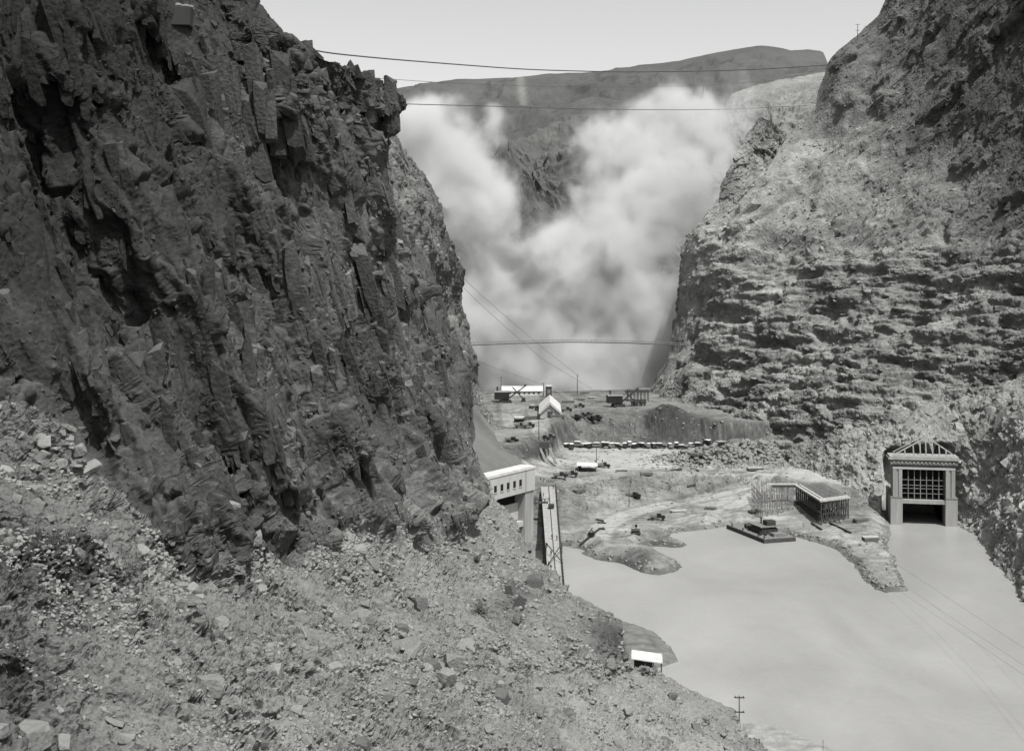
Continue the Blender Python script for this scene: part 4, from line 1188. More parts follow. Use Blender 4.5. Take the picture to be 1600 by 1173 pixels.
tn.box(-7.7, -7.4, 7.2, 40, -3, 9.6).box(7.4, 7.7, 7.2, 40, -3, 9.6).box(-7.7, 7.7, 7.2, 40, 9.6, 10.2).box(-7.7, 7.7, 40, 40.5, -3, 10.2)
tn.build("tunnel_lining", M_black, g)  # tunnel darkness put into a black lining
tr = MB()
tr.bar((-10.4, 0, 26.1), (1.0, 0, 32.6), 0.42); tr.bar((1.0, 0, 32.6), (10.6, 0, 26.2), 0.3); tr.bar((1.0, 0, 32.5), (4.0, 1.5, 32.7), 0.6)
tr.bar((-11, 0, 25.75), (11, 0, 25.75), 0.5)
tr.bar((-10.4, 6, 26.1), (1.0, 6, 32.6), 0.3); tr.bar((1.0, 6, 32.6), (10.6, 6, 26.2), 0.3); tr.bar((1.0, 0, 32.6), (1.0, 6, 32.6), 0.35)
tp = tr.build("roof_truss", M_woodl, g)
for x in (-8.6, -6.6, -3.6, -1.2, 0.8, 3.2, 5.6, 8.0):
    zt = 26.1 + (x + 10.4) / 11.4 * 6.5 if x < 1 else 32.6 - (x - 1) / 9.6 * 6.4
    MB().bar((x, 0, 25.9), (x - 0.25, 0, zt - 0.1), 0.42).build("strut", M_woodl, tp)

# ------------------------------------------------------------------ gatehouse on the left, half behind the cliff
a = Vector((6.9, 396, 0)); bpt = Vector((-8.7, 372, 0))
ang = math.atan2(a.y - bpt.y, a.x - bpt.x)
g = thing("concrete_gatehouse", "pale concrete gatehouse with five small windows half hidden by the dark left cliff", "gatehouse", (a.x, a.y, 5.5), ang)
each("pillar", M_conc, g, [("box", -5.1, 0, 0, 4.4, -6, 18.1), ("box", -31, -26, 0, 4.4, -6, 18.1)])
bm_ = MB()
bm_.box(-31, 0.25, -0.4, 4.6, 18.1, 25.0)
beam = bm_.build("upper_wall", M_concw, g, 0.05)
MB().box(-31.2, 0.45, -0.6, 4.8, 25.0, 25.8).build("roof", M_white, beam)
MB().box(-5.35, -5.1, -0.46, -0.4, 18.2, 25.0).build("joint", M_conc_d, beam)
for x in (-22.6, -19.0, -15.5, -11.9, -8.4):
    wn_ = MB().box(x - 0.72, x + 0.72, -0.47, -0.36, 20.4, 22.5).build("window", M_black, beam)
    MB().box(x - 0.85, x + 0.85, -0.62, -0.44, 20.15, 20.4).build("sill", M_concw, wn_)
MB().box(-26, -5.1, 2.6, 3.1, 9.2, 14.6).build("gate_panel", M_concw, g)
MB().box(-26, -5.1, 0.6, 3.0, 7.2, 8.9).build("crossbeam", M_concw, g, 0.05)
MB().box(-26, -5.1, 3.9, 4.3, -6, 18.0).build("back_panel", M_black, g)  # interior shadow put into the panel's black colour

# ------------------------------------------------------------------ timber trestle road with men on it
g = thing("timber_trestle", "long plank trestle roadway leading from the gatehouse along the water", "trestle", (13.5, 440, 11))
def TP(x, y, z=0): return (x - 13.5, y - 440, z)
near_l, near_r, far_l, far_r = (9.3, 300), (13.2, 300), (11.2, 478), (17.2, 478)
def deck_pt(u, t):   # u across 0..1, t along 0 far..1 near
    l = Vector(far_l).lerp(Vector(near_l), t); r = Vector(far_r).lerp(Vector(near_r), t); return l.lerp(r, u)
def slab(u0, u1, z0, z1, n=1, t0=0.0, t1=1.0):
    b = MB(); P4 = [deck_pt(u0, t0), deck_pt(u1, t0), deck_pt(u1, t1), deck_pt(u0, t1)]
    return b.prism([TP(p.x, p.y)[:2] for p in P4], 'z', z0, z1)
M_deck = plain_mat("pale_trodden_planks", 0.24, 0.85, 0.2, 0.8)
q = slab(0.0, 0.93, -0.27, -0.03); MB().add(q.v, q.f).build("deck", M_deck, g)
for u0, u1 in ((0.0, 0.22), (0.26, 0.45), (0.53, 0.72), (0.76, 0.93)):
    q = slab(u0, u1, -0.03, 0.03); MB().add(q.v, q.f).build("plank_lane", M_deck, g)
MB().add(*(lambda q: (q.v, q.f))(slab(0.465, 0.515, -0.22, 0.12))).build("rail", M_iron, g)
q = slab(0.0, 1.0, -1.3, -0.27); MB().add(q.v, q.f).build("girder", M_woodd, g)
rl = MB(); bt = MB()
for k in range(46):
    p = deck_pt(0.96, k / 45); rl.bar(TP(p.x, p.y, -0.2), TP(p.x, p.y, 1.3), 0.28)
for z in (0.7, 1.3):
    p, q = deck_pt(0.96, 0), deck_pt(0.96, 1); rl.bar(TP(p.x, p.y, z), TP(q.x, q.y, z), 0.16)
rl.build("railing", M_woodd, g)
for k in range(14):
    bt = MB()
    for u in (0.03, 0.5, 0.97):
        p = deck_pt(u, k / 13); bt.bar(TP(p.x + (u - 0.5) * 1.2, p.y, -14), TP(p.x, p.y, -1.2), 0.4)
    p, q = deck_pt(0.03, k / 13), deck_pt(0.97, k / 13); bt.bar(TP(p.x, p.y, -8), TP(q.x, q.y, -1.5), 0.25)
    bt.build("bent", M_woodd, g)
xb = MB()
p, q = deck_pt(0.0, 0.66), deck_pt(1.0, 0.74); xb.bar(TP(p.x, p.y, 3.0), TP(q.x, q.y, 0.4), 0.22)
p, q = deck_pt(0.0, 0.76), deck_pt(1.0, 0.66); xb.bar(TP(p.x, p.y, 0.4), TP(q.x, q.y, 3.0), 0.22)
p = deck_pt(1.0, 0.66); xb.bar(TP(p.x, p.y, -0.2), TP(p.x, p.y, 3.1), 0.25); p = deck_pt(0.0, 0.66); xb.bar(TP(p.x, p.y, -0.2), TP(p.x, p.y, 3.1), 0.25)
xb.build("brace", M_woodd, g)
p = deck_pt(0.55, 0.26)
c = MB(); c.box(-1.0, 1.0, -1.3, 1.3, 0.5, 1.4); cart = thing("mine_cart", "dark tub cart standing on the rail of the trestle roadway", "cart", (p.x, p.y, 11.12))
c.build("tub", M_iron, cart); each("wheel", M_iron, cart, bars_([((x, y, 0.3), (x + 0.12, y, 0.3), 0.55, 0.55, 8) for x in (-0.86, 0.74) for y in (-0.8, 0.8)]))
p = deck_pt(0.1, 0.03)
cr = thing("work_platform", "dark low work platform lying across the far end of the trestle", "platform", (p.x - 2.4, p.y - 30, 11.0), 0.1)
MB().box(-4.2, 3.4, -1.5, 1.5, 0.0, 0.35).build("deck", M_woodd, cr)
rr = MB()
for x in (-4, -1.5, 1, 3.2): rr.bar((x, -1.4, 0.3), (x + 0.6, -1.4, 2.2), 0.2)
rr.bar((-4, -1.4, 1.4), (3.4, -1.4, 1.7), 0.16); rr.build("railing", M_woodd, cr)

# people: one body grown over a skeleton, clothes and hat as parts
def person_proto():
    root = thing("person", "", "person")
    me = bpy.data.meshes.new("body")
    V = [(0, 0, .92), (0, 0, 1.15), (0, 0, 1.42), (0, -.01, 1.52), (0, -.02, 1.64), (0, -.02, 1.74),
         (.10, 0, .86), (.11, -.02, .48), (.11, .02, .07), (.11, -.14, .04), (-.10, 0, .86), (-.12, .05, .48), (-.12, .1, .07), (-.12, -.06, .04),
         (.20, 0, 1.40), (.26, -.02, 1.12), (.24, -.12, .88), (.24, -.15, .80), (-.20, 0, 1.40), (-.27, 0, 1.12), (-.26, -.1, .88), (-.26, -.13, .80)]
    E = [(0, 1), (1, 2), (2, 3), (3, 4), (4, 5), (0, 6), (6, 7), (7, 8), (8, 9), (0, 10), (10, 11), (11, 12), (12, 13), (2, 14), (14, 15), (15, 16), (16, 17), (2, 18), (18, 19), (19, 20), (20, 21)]
    RD = [.15, .16, .17, .06, .10, .08, .10, .075, .05, .045, .10, .075, .05, .045, .07, .052, .04, .04, .07, .052, .04, .04]
    me.from_pydata(V, E, []); me.materials.append(M_cloth)
    o = bpy.data.objects.new("body", me); COL.objects.link(o); o.parent = root
    md = o.modifiers.new("skin", 'SKIN'); md.use_smooth_shade = True
    for i, sv in enumerate(me.skin_vertices[0].data):
        sv.radius = (RD[i], RD[i] * 0.8); sv.use_root = (i == 0)
    o.modifiers.new("sub", 'SUBSURF').levels = 1
    MB().ball((0, -.02, 1.66), .115, 8, 6).build("face", M_skin, root)
    MB().bar((0, -.02, 1.73), (0, -.02, 1.76), .40, n=10).ball((0, -.02, 1.77), .12, 8, 5).build("hat", M_cloth2, root)
    return root
man = person_proto()
crew = [(0.10, 0.13, "man in dark clothes at the far left edge of the trestle"), (0.16, 0.20, "man in dark clothes beside the cart on the trestle"),
        (0.75, 0.56, "man in dark clothes walking at the middle of the trestle"), (0.44, 0.55, "man in dark clothes on the trestle left of the walking man"), (0.08, 0.62, "man in dark clothes near the left edge halfway along the trestle"),
        (0.30, 0.68, "man in dark clothes just beyond the crossed braces of the trestle"), (0.10, 0.76, "taller looking man of the pair below the crossed braces"), (0.22, 0.78, "right hand man of the pair below the crossed braces"), (0.80, 0.03, "man in dark clothes at the far end of the trestle by the railing")]
for k, (u, t, lab) in enumerate(crew):
    p = deck_pt(u, t)
    o = man if k == 0 else copy_thing(man, (0, 0, 0))
    o.location = (p.x, p.y, 11.0); o.rotation_euler = (0, 0, random.uniform(0, 6.28)); o["label"] = lab; o["group"] = "men at work"
for px, py, lab in ((845, 752, "left one of two men standing on the road above the trestle"), (850, 752, "right one of two men standing on the road above the trestle"), (941, 724, "man crossing the pale yard above the small shed"), (930, 724, "man standing in the pale yard behind the small shed roof")):
    o = copy_thing(man, on_floor(px, py), random.uniform(0, 6), lab)

# ------------------------------------------------------------------ falsework beside the portal
def falsework(name, label, c0_, c1_, c2_, ztop, zbase, nx, ny, post, mat, deckmat, rough=0.0, plan=True):
    A, B_, C = Vector(c0_), Vector(c1_), Vector(c2_)      # near corner, along, across (world xy)
    g = thing(name, label, "scaffold", (A.x, A.y, zbase))
    def W(i, j, z): 
        p = A + (B_ - A) * i + (C - A) * j
        return (p.x - A.x, p.y - A.y, z - zbase)
    for i in range(nx + 1):
        for j in range(ny + 1):
            MB().bar(W(i / nx, j / ny, zbase - 1.5), W(i / nx + random.uniform(-rough, rough), j / ny, ztop - 0.4 + random.uniform(-1, 0.6) * rough * 8), post).build("post", mat, g)
    br = MB()
    for i in range(nx):
        for j in (0, ny):
            br.bar(W(i / nx, j / ny, zbase), W((i + 1) / nx, j / ny, ztop - 0.6), post * 0.6)
    for j in range(ny):
        br.bar(W(0, j / ny, zbase), W(0, (j + 1) / ny, ztop - 0.6), post * 0.6)
    for z in np.linspace(zbase + 1.5, ztop - 1, 4):
        br.bar(W(0, 0, z), W(1, 0, z), post * 0.7); br.bar(W(0, 0, z), W(0, 1, z), post * 0.7)
    br.build("brace", mat, g)
    if plan:
        for j in (0.0, 0.14): MB().bar(W(-0.01, j, ztop + 0.1), W(1.01, j, ztop + 0.1), 1.1, 0.6).build("edge_beam", deckmat, g)
        for i in (0.0, 0.07): MB().bar(W(i, 0, ztop + 0.12), W(i, 1.05, ztop + 0.12), 1.1, 0.6).build("edge_beam", deckmat, g)
        for k in range(13):
            i = 0.1 + k * 0.07
            MB().bar(W(i, 0.15, ztop + 0.35), W(i, 1.0, ztop + 0.35), 0.5, 0.3).build("joist", M_wood, g)
        for k in range(22):
            i = 0.09 + k * 0.042
            MB().bar(W(i, 0.0, ztop - 0.25), W(i, 0.14, ztop - 0.25), 0.3, 0.3).build("joist", mat, g)
        sh = MB()
        q = [W(0.05, 0.17, 0)[:2], W(0.97, 0.17, 0)[:2], W(0.97, 0.95, 0)[:2], W(0.05, 0.95, 0)[:2]]
        sh.prism(q, 'z', ztop - zbase - 0.8, ztop - zbase - 0.5); sh.build("form_boards", M_woodd, g)
    return g
falsework("timber_falsework", "large timber falsework with pale L shaped deck edge left of the portal", (111.6, 446), (110.4, 480), (123.4, 453.5), 11.0, 3.0, 12, 6, 0.35, M_woodd, M_woodl)
falsework("timber_scaffold", "thin pole scaffold standing on the shore left of the big falsework", (93.5, 462), (95.5, 492), (107, 470), 11.0, 2.6, 7, 6, 0.22, M_wood, M_wood, 0.03, plan=False)
g = thing("plank_walkway", "short pale plank walkway on top of the thin pole scaffold", "walkway", (atz(1222, 757, 11.2)))
MB().box(-6, 6, -1, 1, 0, 0.4).build("planks", M_woodl, g); MB().box(-4, 5, -0.9, -0.6, -0.9, -0.05).build("beam", M_woodd, g)

# ------------------------------------------------------------------ barge
L0, N0, R0 = Vector((78.4, 452)), Vector((86.9, 426)), Vector((95.4, 436.5))
ax = (N0 - L0).normalized(); ang = math.atan2(ax.y, ax.x)
g = thing("work_barge", "flat work barge with dark machinery moored at the shore below the scaffold", "barge", (N0.x, N0.y, 0), ang)
Lb, Wb = (N0 - L0).length, 12.5
MB().prism([(-Lb, -0.6), (-Lb + 1.5, -1.0), (-1.5, -1.0), (0, -0.6), (0, 1.35), (-Lb, 1.35)], 'y', 0, Wb).build("hull", M_woodd, g, 0.05)
dk = MB()
for k in range(12): dk.box(-Lb + 0.2 + k * (Lb - 0.4) / 12, -Lb + 0.1 + (k + 1) * (Lb - 0.4) / 12, 0.2, Wb - 0.2, 1.36, 1.5)
dk.build("deck", M_wood, g)
hs = MB().box(-15, -7, 3, 9.5, 1.5, 3.4).box(-14.5, -7.5, 3.6, 9, 3.4, 3.9).build("engine_house", M_iron, g, 0.06)
MB().box(-15.6, -6.6, 2.4, 10, 3.95, 4.3).build("roof", M_dusty, hs)
MB().box(-10.6, -7.6, 5.5, 9, 4.3, 6.0).build("wheelhouse", M_iron, g, 0.05)
each("deck_drum", M_iron, g, bars_([((x, y, 1.5), (x, y, 2.6), 1.0, 1.0, 8) for x, y in ((-6.2, 2.2), (-5.0, 3.4), (-17.6, 10.4), (-19.2, 10.0))]))
each("lumber", M_wood, g, bars_([((-24, 8.2 + q * 0.6, 1.75 + 0.3 * (q % 2)), (-20.5, 8.6 + q * 0.6, 1.75 + 0.3 * (q % 2)), 0.45, 0.4) for q in range(4)]))
MB().bar((-12.6, 6, 4.3), (-12.6, 6, 6.6), 0.6, n=8).build("chimney", M_iron, g)
each("winch_drum", M_iron, g, bars_([((-19, 3.2, 2.3), (-19, 8.5, 2.3), 1.8, 1.8, 10), ((-16.8, 3.2, 2.2), (-16.8, 8.5, 2.2), 1.5, 1.5, 10)]))
for x in (-24, -16, -5, -1): MB().bar((x, 0.6, 1.5), (x, 0.6, 2.3), 0.5, n=6).build("bollard", M_iron, g)
each("deck_crate", M_dusty, g, [("box", -5, -2, 5, 8, 1.5, 2.6), ("box", -4, -2.5, 8.4, 10.5, 1.5, 2.3)])
g = thing("skiff", "small open box skiff drawn up on the shore left of the pole scaffold", "boat", on_floor(1180, 801), 0.5)
MB().prism([(-2.6, 0.9), (-2.2, 0.05), (2.0, 0.05), (2.8, 1.0), (2.5, 1.0), (1.8, 0.35), (-2.0, 0.35), (-2.35, 0.9)], 'y', -1.2, 1.2).build("hull", M_wood, g)
each("side", M_woodd, g, [("box", -2.5, 2.7, -1.3, -1.1, 0.1, 1.0), ("box", -2.5, 2.7, 1.1, 1.3, 0.1, 1.0)])
MB().box(-0.4, 0.2, -1.1, 1.1, 0.6, 0.75).build("thwart", M_woodl, g)

# ------------------------------------------------------------------ suspension footbridge and cables
def span(rows, n=60):
    """Curve through (column, row, distance) stations."""
    rows = np.array(rows, float); t = np.arange(len(rows)); tt = np.linspace(0, len(rows) - 1, n)
    def sm(col):
        v = np.interp(tt, t, col); k = np.ones(5) / 5
        w_ = np.convolve(np.pad(v, 2, mode='edge'), k, 'valid'); w_[:2] = v[:2]; w_[-2:] = v[-2:]; return w_
    return [at(a_, b_, c_) for a_, b_, c_ in zip(sm(rows[:, 0]), sm(rows[:, 1]), sm(rows[:, 2]))]
g = thing("footbridge", "long slender suspension footbridge crossing the canyon in front of the dust", "bridge", at(880, 535, 728))
org = g.location.copy()
cv = [p - org for p in span([(676, 541, 715), (720, 539.5, 718), (800, 536.5, 722), (890, 534, 728), (980, 535.5, 733), (1040, 538, 738), (1085, 540.5, 742)], 72)]
d = MB()
for p, q in zip(cv[:-1], cv[1:]): d.bar(p, q, 2.0, 0.22)
d.build("walkway", M_wood, g)
for off in (-1.0, 1.0):
    MB().tube([p + Vector((0, off, 1.35)) for p in cv], 0.09).build("handrail", M_wire, g)
hg = MB()
for i in range(0, 72):
    for off in (-1.0, 1.0):
        hg.bar(cv[i] + Vector((0, off, 0)), cv[i] + Vector((0, off, 1.35)), 0.12)
    if i < 71:
        for off in (-1.0, 1.0): hg.bar(cv[i] + Vector((0, off, 0)), cv[i + 1] + Vector((0, off, 1.35)), 0.07)
hg.build("hanger", M_wire, g)
for off in (-0.8, 0.8): MB().tube([p + Vector((0, off, -0.25)) for p in cv], 0.13).build("cable", M_cable, g)

def cable(rows, r, label, name="cable", mat=None, group=None):
    o = MB().tube(span(rows), r, 5).build(name, mat or M_cable); return tag(o, label, "cable", group)
cable([(470, 74, 262), (510, 83, 290), (600, 92, 350), (700, 100, 420), (820, 109, 500), (960, 113, 590), (1100, 111.5, 670), (1200, 108, 730), (1290, 102, 780), (1360, 97, 800)], [0.16 + 0.16 * k / 59 for k in range(60)], "thick aerial cable sagging across the top from the left cliff to the right cliff")
cable([(560, 160, 500), (640, 163, 560), (760, 166, 650), (900, 170.5, 760), (1050, 172, 860), (1150, 171, 930), (1262, 165, 1010)], 0.2, "thin aerial cable crossing in front of the top of the dust cloud")
cable([(585, 122, 330), (617, 124.5, 345), (700, 130, 430), (800, 134, 540), (950, 137, 660), (1100, 134, 760), (1290, 120, 800)], 0.07, "faint wire in front of the mesa just below the thick aerial cable")
cable([(690, 400, 560), (745, 455, 600), (800, 503, 640), (850, 545, 690), (905, 588, 745)], 0.075, "upper one of two slack wires slanting down through the dust to a pole")
cable([(690, 415, 560), (745, 470, 600), (800, 520, 640), (850, 563, 690), (925, 607, 745)], 0.075, "lower one of two slack wires slanting down through the dust to a pole")
cable([(700, 545, 560), (735, 560, 600), (780, 577, 660), (851, 602, 725)], 0.075, "short slack wire from the left cliff to the hut behind the gable shed")
for k, (r0, lab) in enumerate((([(1318, 838, 430), (1415, 890, 372), (1500, 946, 325), (1600, 1012, 278), (1700, 1080, 240)], "uppermost of three parallel wires over the river at the right edge"),
                               ([(1330, 858, 405), (1422, 921, 345), (1510, 980, 298), (1600, 1039, 258), (1700, 1106, 222)], "middle one of three parallel wires over the river at the right edge"),
                               ([(1325, 868, 395), (1412, 927, 340), (1510, 993, 290), (1600, 1054, 252), (1700, 1122, 215)], "lowest of three parallel wires over the river at the right edge"))):
    cable(r0, 0.028, lab, "wire", M_wire, "wires over the river")
g = thing("cable_skip", "small dark skip hanging on a wire just off the left cliff top", "skip", at(617, 126.5, 345))
MB().box(-0.6, 0.6, -0.4, 0.4, -0.6, 0.0).build("bucket", M_iron, g); MB().bar((-0.5, 0, 0), (0, 0, 0.4), 0.08).bar((0.5, 0, 0), (0, 0, 0.4), 0.08).build("hanger", M_iron, g)

# ------------------------------------------------------------------ poles
def pole(px, py_top, py_base, label, Y=None, arms=2, r=0.16, armw=2.4, base=None):
    b = base if base is not None else (on_floor(px, py_base) if Y is None else at(px, py_base, Y))
    h = (py_base - py_top) / F * b.y
    g = thing("utility_pole", label, "pole", b, random.uniform(-0.3, 0.3), "wooden poles")
    MB().tube([(0, 0, -1.5), (0, 0, h)], [r, r * 0.75], 7).build("post", M_woodd, g)
    if arms:
        for k in range(arms):
            m = MB(); z = h - 0.3 - k * h * 0.42
            m.bar((-armw / 2, -0.2, z), (armw / 2, -0.2, z), 0.22, 0.2)
            for x in (-armw / 2 + 0.2, armw / 2 - 0.2): m.bar((x, -0.2, z), (x, -0.2, z + 0.3), 0.14)
            m.build("crossarm", M_woodd, g)
    return g
pole(783, 589, 622, "tall thin pole at the left end of the long white shed", arms=1, r=0.22, armw=1.4)
pole(902, 585, 616, "tall pole at the far edge of the upper terrace against the dust", arms=0, r=0.25)
pole(849, 598, 620, "pole beside the small dark hut behind the gable shed", arms=1, r=0.25)
pole(842, 648, 690, "pole beside the road in front of the gable shed", arms=1, r=0.2, armw=1.6)
pole(864, 681, 712, "pole beside the loading hopper at the edge of the pale yard", arms=1, r=0.18, armw=1.4)
pole(932, 697, 729, "pole in the pale yard beside the small flat shed", arms=1, r=0.18, armw=1.3)
pole(819, 698, 716, "short pole above the gatehouse roof near the hopper", arms=0, r=0.16)
pole(983, 765, 791, "thin pole at the foot of the bank below the small flat shed", arms=0, r=0.16)
pole(1340, 38, 60, "tiny crossed pole on the skyline of the right cliff", Y=795, arms=2, r=0.22, armw=2.6)
pole(1212, 618, 680, "slim pole on the ledges of the right cliff above the falsework", Y=575, arms=0, r=0.14)
pole(1155, 1086, 1140, "near pole with two crossarms at the foot of the talus slope", Y=229, arms=2, r=0.12, armw=1.9)
pole(1286, 1155, 1186, "thin stake rising from the sand bank at the bottom edge", base=atz(1286, 1186, 0.3), arms=0, r=0.06)

# ------------------------------------------------------------------ sheds and houses
def gable_shed(px, py, wpx, length, h, rise, label, rotz=0.0, roof=None, wall=None, name="shed", trim=True):
    b = on_floor(px, py); k = b.y / F; wd = wpx * k
    g = thing(name, label, "shed", b, rotz)
    x = wd / 2
    wl_ = MB().prism([(-x, -1), (x, -1), (x, h), (0, h + rise - 0.15), (-x, h)], 'y', 0.3, length).build("wall", wall or M_wall, g)
    rf = MB()
    e = 0.7
    for sgn in (-1, 1):
        sl = rise / x
        rf.prism([(0, h + rise), (0, h + rise + 0.3), (sgn * (x + e), h - e * sl + 0.3), (sgn * (x + e), h - e * sl)], 'y', -0.6, length + 0.6)
    r_ = rf.build("roof", roof or M_white, g)
    if trim:
        t = MB()
        for sgn in (-1, 1): t.bar((0, -0.7, h + rise - 0.55), (sgn * (x + e), -0.7, h - e * rise / x - 0.5), 0.2, 0.5)
        t.build("barge_board", M_white, g)
    dm = MB().box(-1.3, 1.3, 0.2, 0.28, -0.5, min(2.6, h)).build("door", M_woodd, g)
    return g
gable_shed(859.5, 651, 31, 40, 2.6, 4.2, "white roofed gable shed in the middle of the upper terrace", R(-1.5))
b = on_floor(816, 618)
g = thing("long_shed", "long low white shed at the far edge of the terrace behind the left shovel", "shed", b, R(2))
MB().box(-11.5, 11.5, 0, 8, -1, 2.6).build("wall", M_white, g)
MB().prism([(-0.6, 2.5), (4, 5.0), (8.6, 2.5), (8.6, 2.8), (4, 5.3), (-0.6, 2.8)], 'x', -12.2, 12.2).build("roof", M_white, g)
each("window", M_glass, g, [("box", -10.5 + k * 2.8, -9.4 + k * 2.8, -0.06, 0.02, 0.9, 1.9) for k in range(8)])
b = on_floor(857.5, 622)
g = thing("hoist_hut", "narrow dark hut with pale top just behind the gable shed", "hut", b)
MB().box(-1.7, 1.7, 0, 3.4, -1, 6.6).build("wall", M_woodd, g); MB().box(-2.0, 2.0, -0.4, 3.8, 6.6, 7.1).build("roof", M_white, g)
MB().box(-0.8, 0.8, -0.06, 0.02, 2.6, 4.8).build("window", M_dusty, g)
b = on_floor(919, 737)
g = thing("open_shed", "small open shed with flat white roof beside the pole in the pale yard", "shed", b, R(-4))
MB().prism([(-4.9, 2.6), (4.0, 2.3), (4.0, 2.5), (-4.9, 2.8)], 'y', -1.0, 9.0).build("roof", M_white, g)
for x in (-4.2, 0, 3.4):
    for y in (-0.6, 8.4): MB().bar((x, y, -1), (x, y, 2.5), 0.22).build("post", M_woodd, g)
MB().box(-4.4, -3.0, 0, 7, 0, 2.2).build("wall", M_black, g)
b = at(1012, 1043, 252)
g = thing("lean_to", "lean-to with sloping white roof at the foot of the talus slope", "shed", b, R(-6))
MB().prism([(-3.3, 1.95), (3.0, 1.25), (3.0, 1.43), (-3.3, 2.13)], 'y', -1.0, 5.2).build("roof", plain_mat("patched_pale_roofing", 0.40, 0.7, 0.25, 1.2), g)
for x in (-0.5, 1.2, 2.8):
    for y in (-0.7, 4.6): MB().bar((x, y, -2.5), (x, y, 1.5), 0.18).build("post", M_woodd, g)
MB().box(-2.8, 1.0, 3.6, 3.8, -2, 1.5).build("wall", M_woodd, g)
MB().box(0.2, 1.6, 0.2, 1.6, -1.2, 0.0).build("bench", M_woodd, g)
b = at(1260, 173, 1078)
g = thing("white_house", "tiny white house on the pale bench high at the right cliff edge", "house", b, R(-8))
MB().box(-5.5, 3.5, 0, 6, -3, 3.4).box(1.5, 6, 2, 8, -3, 6.6).build("wall", M_white, g)
MB().box(-6, 4, -0.5, 6.5, 3.4, 3.8).box(1.2, 6.3, 1.7, 8.3, 6.6, 7.0).build("roof", M_white, g)
each("window", M_black, g, [("box", -4.2, -2.4, -0.1, 0.02, 0.2, 2.2), ("box", -1.6, 0.4, -0.1, 0.02, 0.2, 2.2), ("box", 2.6, 3.6, 1.9, 2.02, 3.9, 6.0)])
b = at(1277, 166, 1060)
g = thing("storage_hut", "small dark fronted hut just right of the tiny white house", "hut", b)
MB().box(-3.5, 3.5, 0, 5, -3, 2.6).build("wall", M_woodd, g); MB().prism([(-0.8, 2.5), (5.4, 3.9), (5.4, 4.2), (-0.8, 2.8)], 'x', -3.9, 3.9).build("roof", M_dusty, g)
b = on_floor(995, 627); b.z += 0.0
g = thing("long_deck", "long dark loading deck on legs behind the right steam shovel", "loading deck", b, R(3))
MB().box(-4, 8.0, 6, 11, 4.2, 5.6).build("deck", M_woodd, g)
for k in range(7):
    for y in (6.4, 10.6): MB().bar((-3.8 + k * 1.9, y, -1), (-3.8 + k * 1.9, y, 4.2), 0.35).build("post", M_woodd, g)
b = on_floor(846, 706)
g = thing("loading_hopper", "dark timber loading hopper with three chutes above the gatehouse", "hopper", b, R(-3))
MB().prism([(-3.2, 1.5), (3.2, 1.5), (3.6, 4.2), (-3.6, 4.2)], 'y', 0, 5).build("bin", M_woodd, g)
for x in (-3, 0, 3):
    for y in (0.3, 4.6): MB().bar((x, y, -1.5), (x, y, 1.8), 0.35).build("post", M_woodd, g)
for k, x in enumerate((-4.5, -0.5, 3.6)):
    MB().bar((x, -0.3, 1.6), (x + 3.0, -9.5, -3.6), 1.1, 0.35).build("chute", M_wood if k else M_woodd, g)

# concrete road wall up in the cliff notch at the upper left
PXw = 800 + F * TALUS[0][..., 0] / TALUS[0][..., 1]; PYw = HZ + F * (CH - TALUS[0][..., 2]) / TALUS[0][..., 1]
yw = float(np.percentile(TALUS[0][..., 1][(np.abs(PXw - 250) < 46) & (np.abs(PYw - 24) < 12)], 86)) + 1.3
b = at(250, 36, yw)
g = thing("road_wall", "smooth grey road wall with pale rubble on top in the notch of the dark cliff", "wall", b, R(4))
k = yw / F
MB().box(-46 * k, 46 * k, 0, 6, -0.3, 27 * k).build("wall", plain_mat("dark_stained_wall", 0.035, 0.9, 0.2, 0.5, streak=True), g, 0.1)
rb = MB()
for q in range(40):
    x = random.uniform(-46, 46) * k; r = random.uniform(0.2, 0.5)
    rb.ball((x, random.uniform(0.3, 3), 27 * k + r * 0.4), r, 6, 4, (1.3, 1, 0.8))
rb.build("rubble", M_conc_d, g)

# ------------------------------------------------------------------ machines and vehicles
def truck_proto():
    g = thing("dump_truck", "", "truck")
    MB().box(-1.0, 1.0, -3.0, 2.6, 0.75, 1.0).build("chassis", M_iron, g)
    MB().prism([(-2.9, 1.0), (-1.4, 1.0), (-1.4, 1.75), (-2.8, 1.6)], 'x', -0.62, 0.62).build("hood", M_paint, g, 0.05)
    cb = MB().prism([(-1.4, 1.0), (0.1, 1.0), (0.1, 2.5), (-1.2, 2.5), (-1.45, 1.8)], 'x', -0.95, 0.95).build("cab", M_paint, g, 0.05)
    MB().box(-0.8, 0.8, -1.36, -1.3, 1.75, 2.3).build("window", M_glass, cb)
    MB().box(-1.05, 1.05, -1.5, 0.2, 2.5, 2.6).build("roof", M_dusty, cb)
    MB().prism([(0.2, 1.1), (2.9, 1.1), (3.1, 2.0), (0.2, 2.1)], 'x', -1.15, 1.15).build("dump_box", M_dusty, g)
    for sx in (-1, 1): MB().prism([(-2.6, 0.9), (-2.2, 1.15), (-1.6, 1.1), (-1.3, 0.8), (-1.6, 0.9), (-2.2, 1.0)], 'x', *sorted((sx * 0.64, sx * 1.1))).build("fender", M_paint, g)
    for x in (-0.95, 0.95):
        for y in (-2.1, 1.7):
            w_ = MB().bar((x - 0.14, y, 0.5), (x + 0.14, y, 0.5), 1.0, n=12).build("wheel", M_tyre, g)
            MB().bar((x - 0.16, y, 0.5), (x + 0.16, y, 0.5), 0.45, n=8).build("rim", M_iron, w_)
    return g
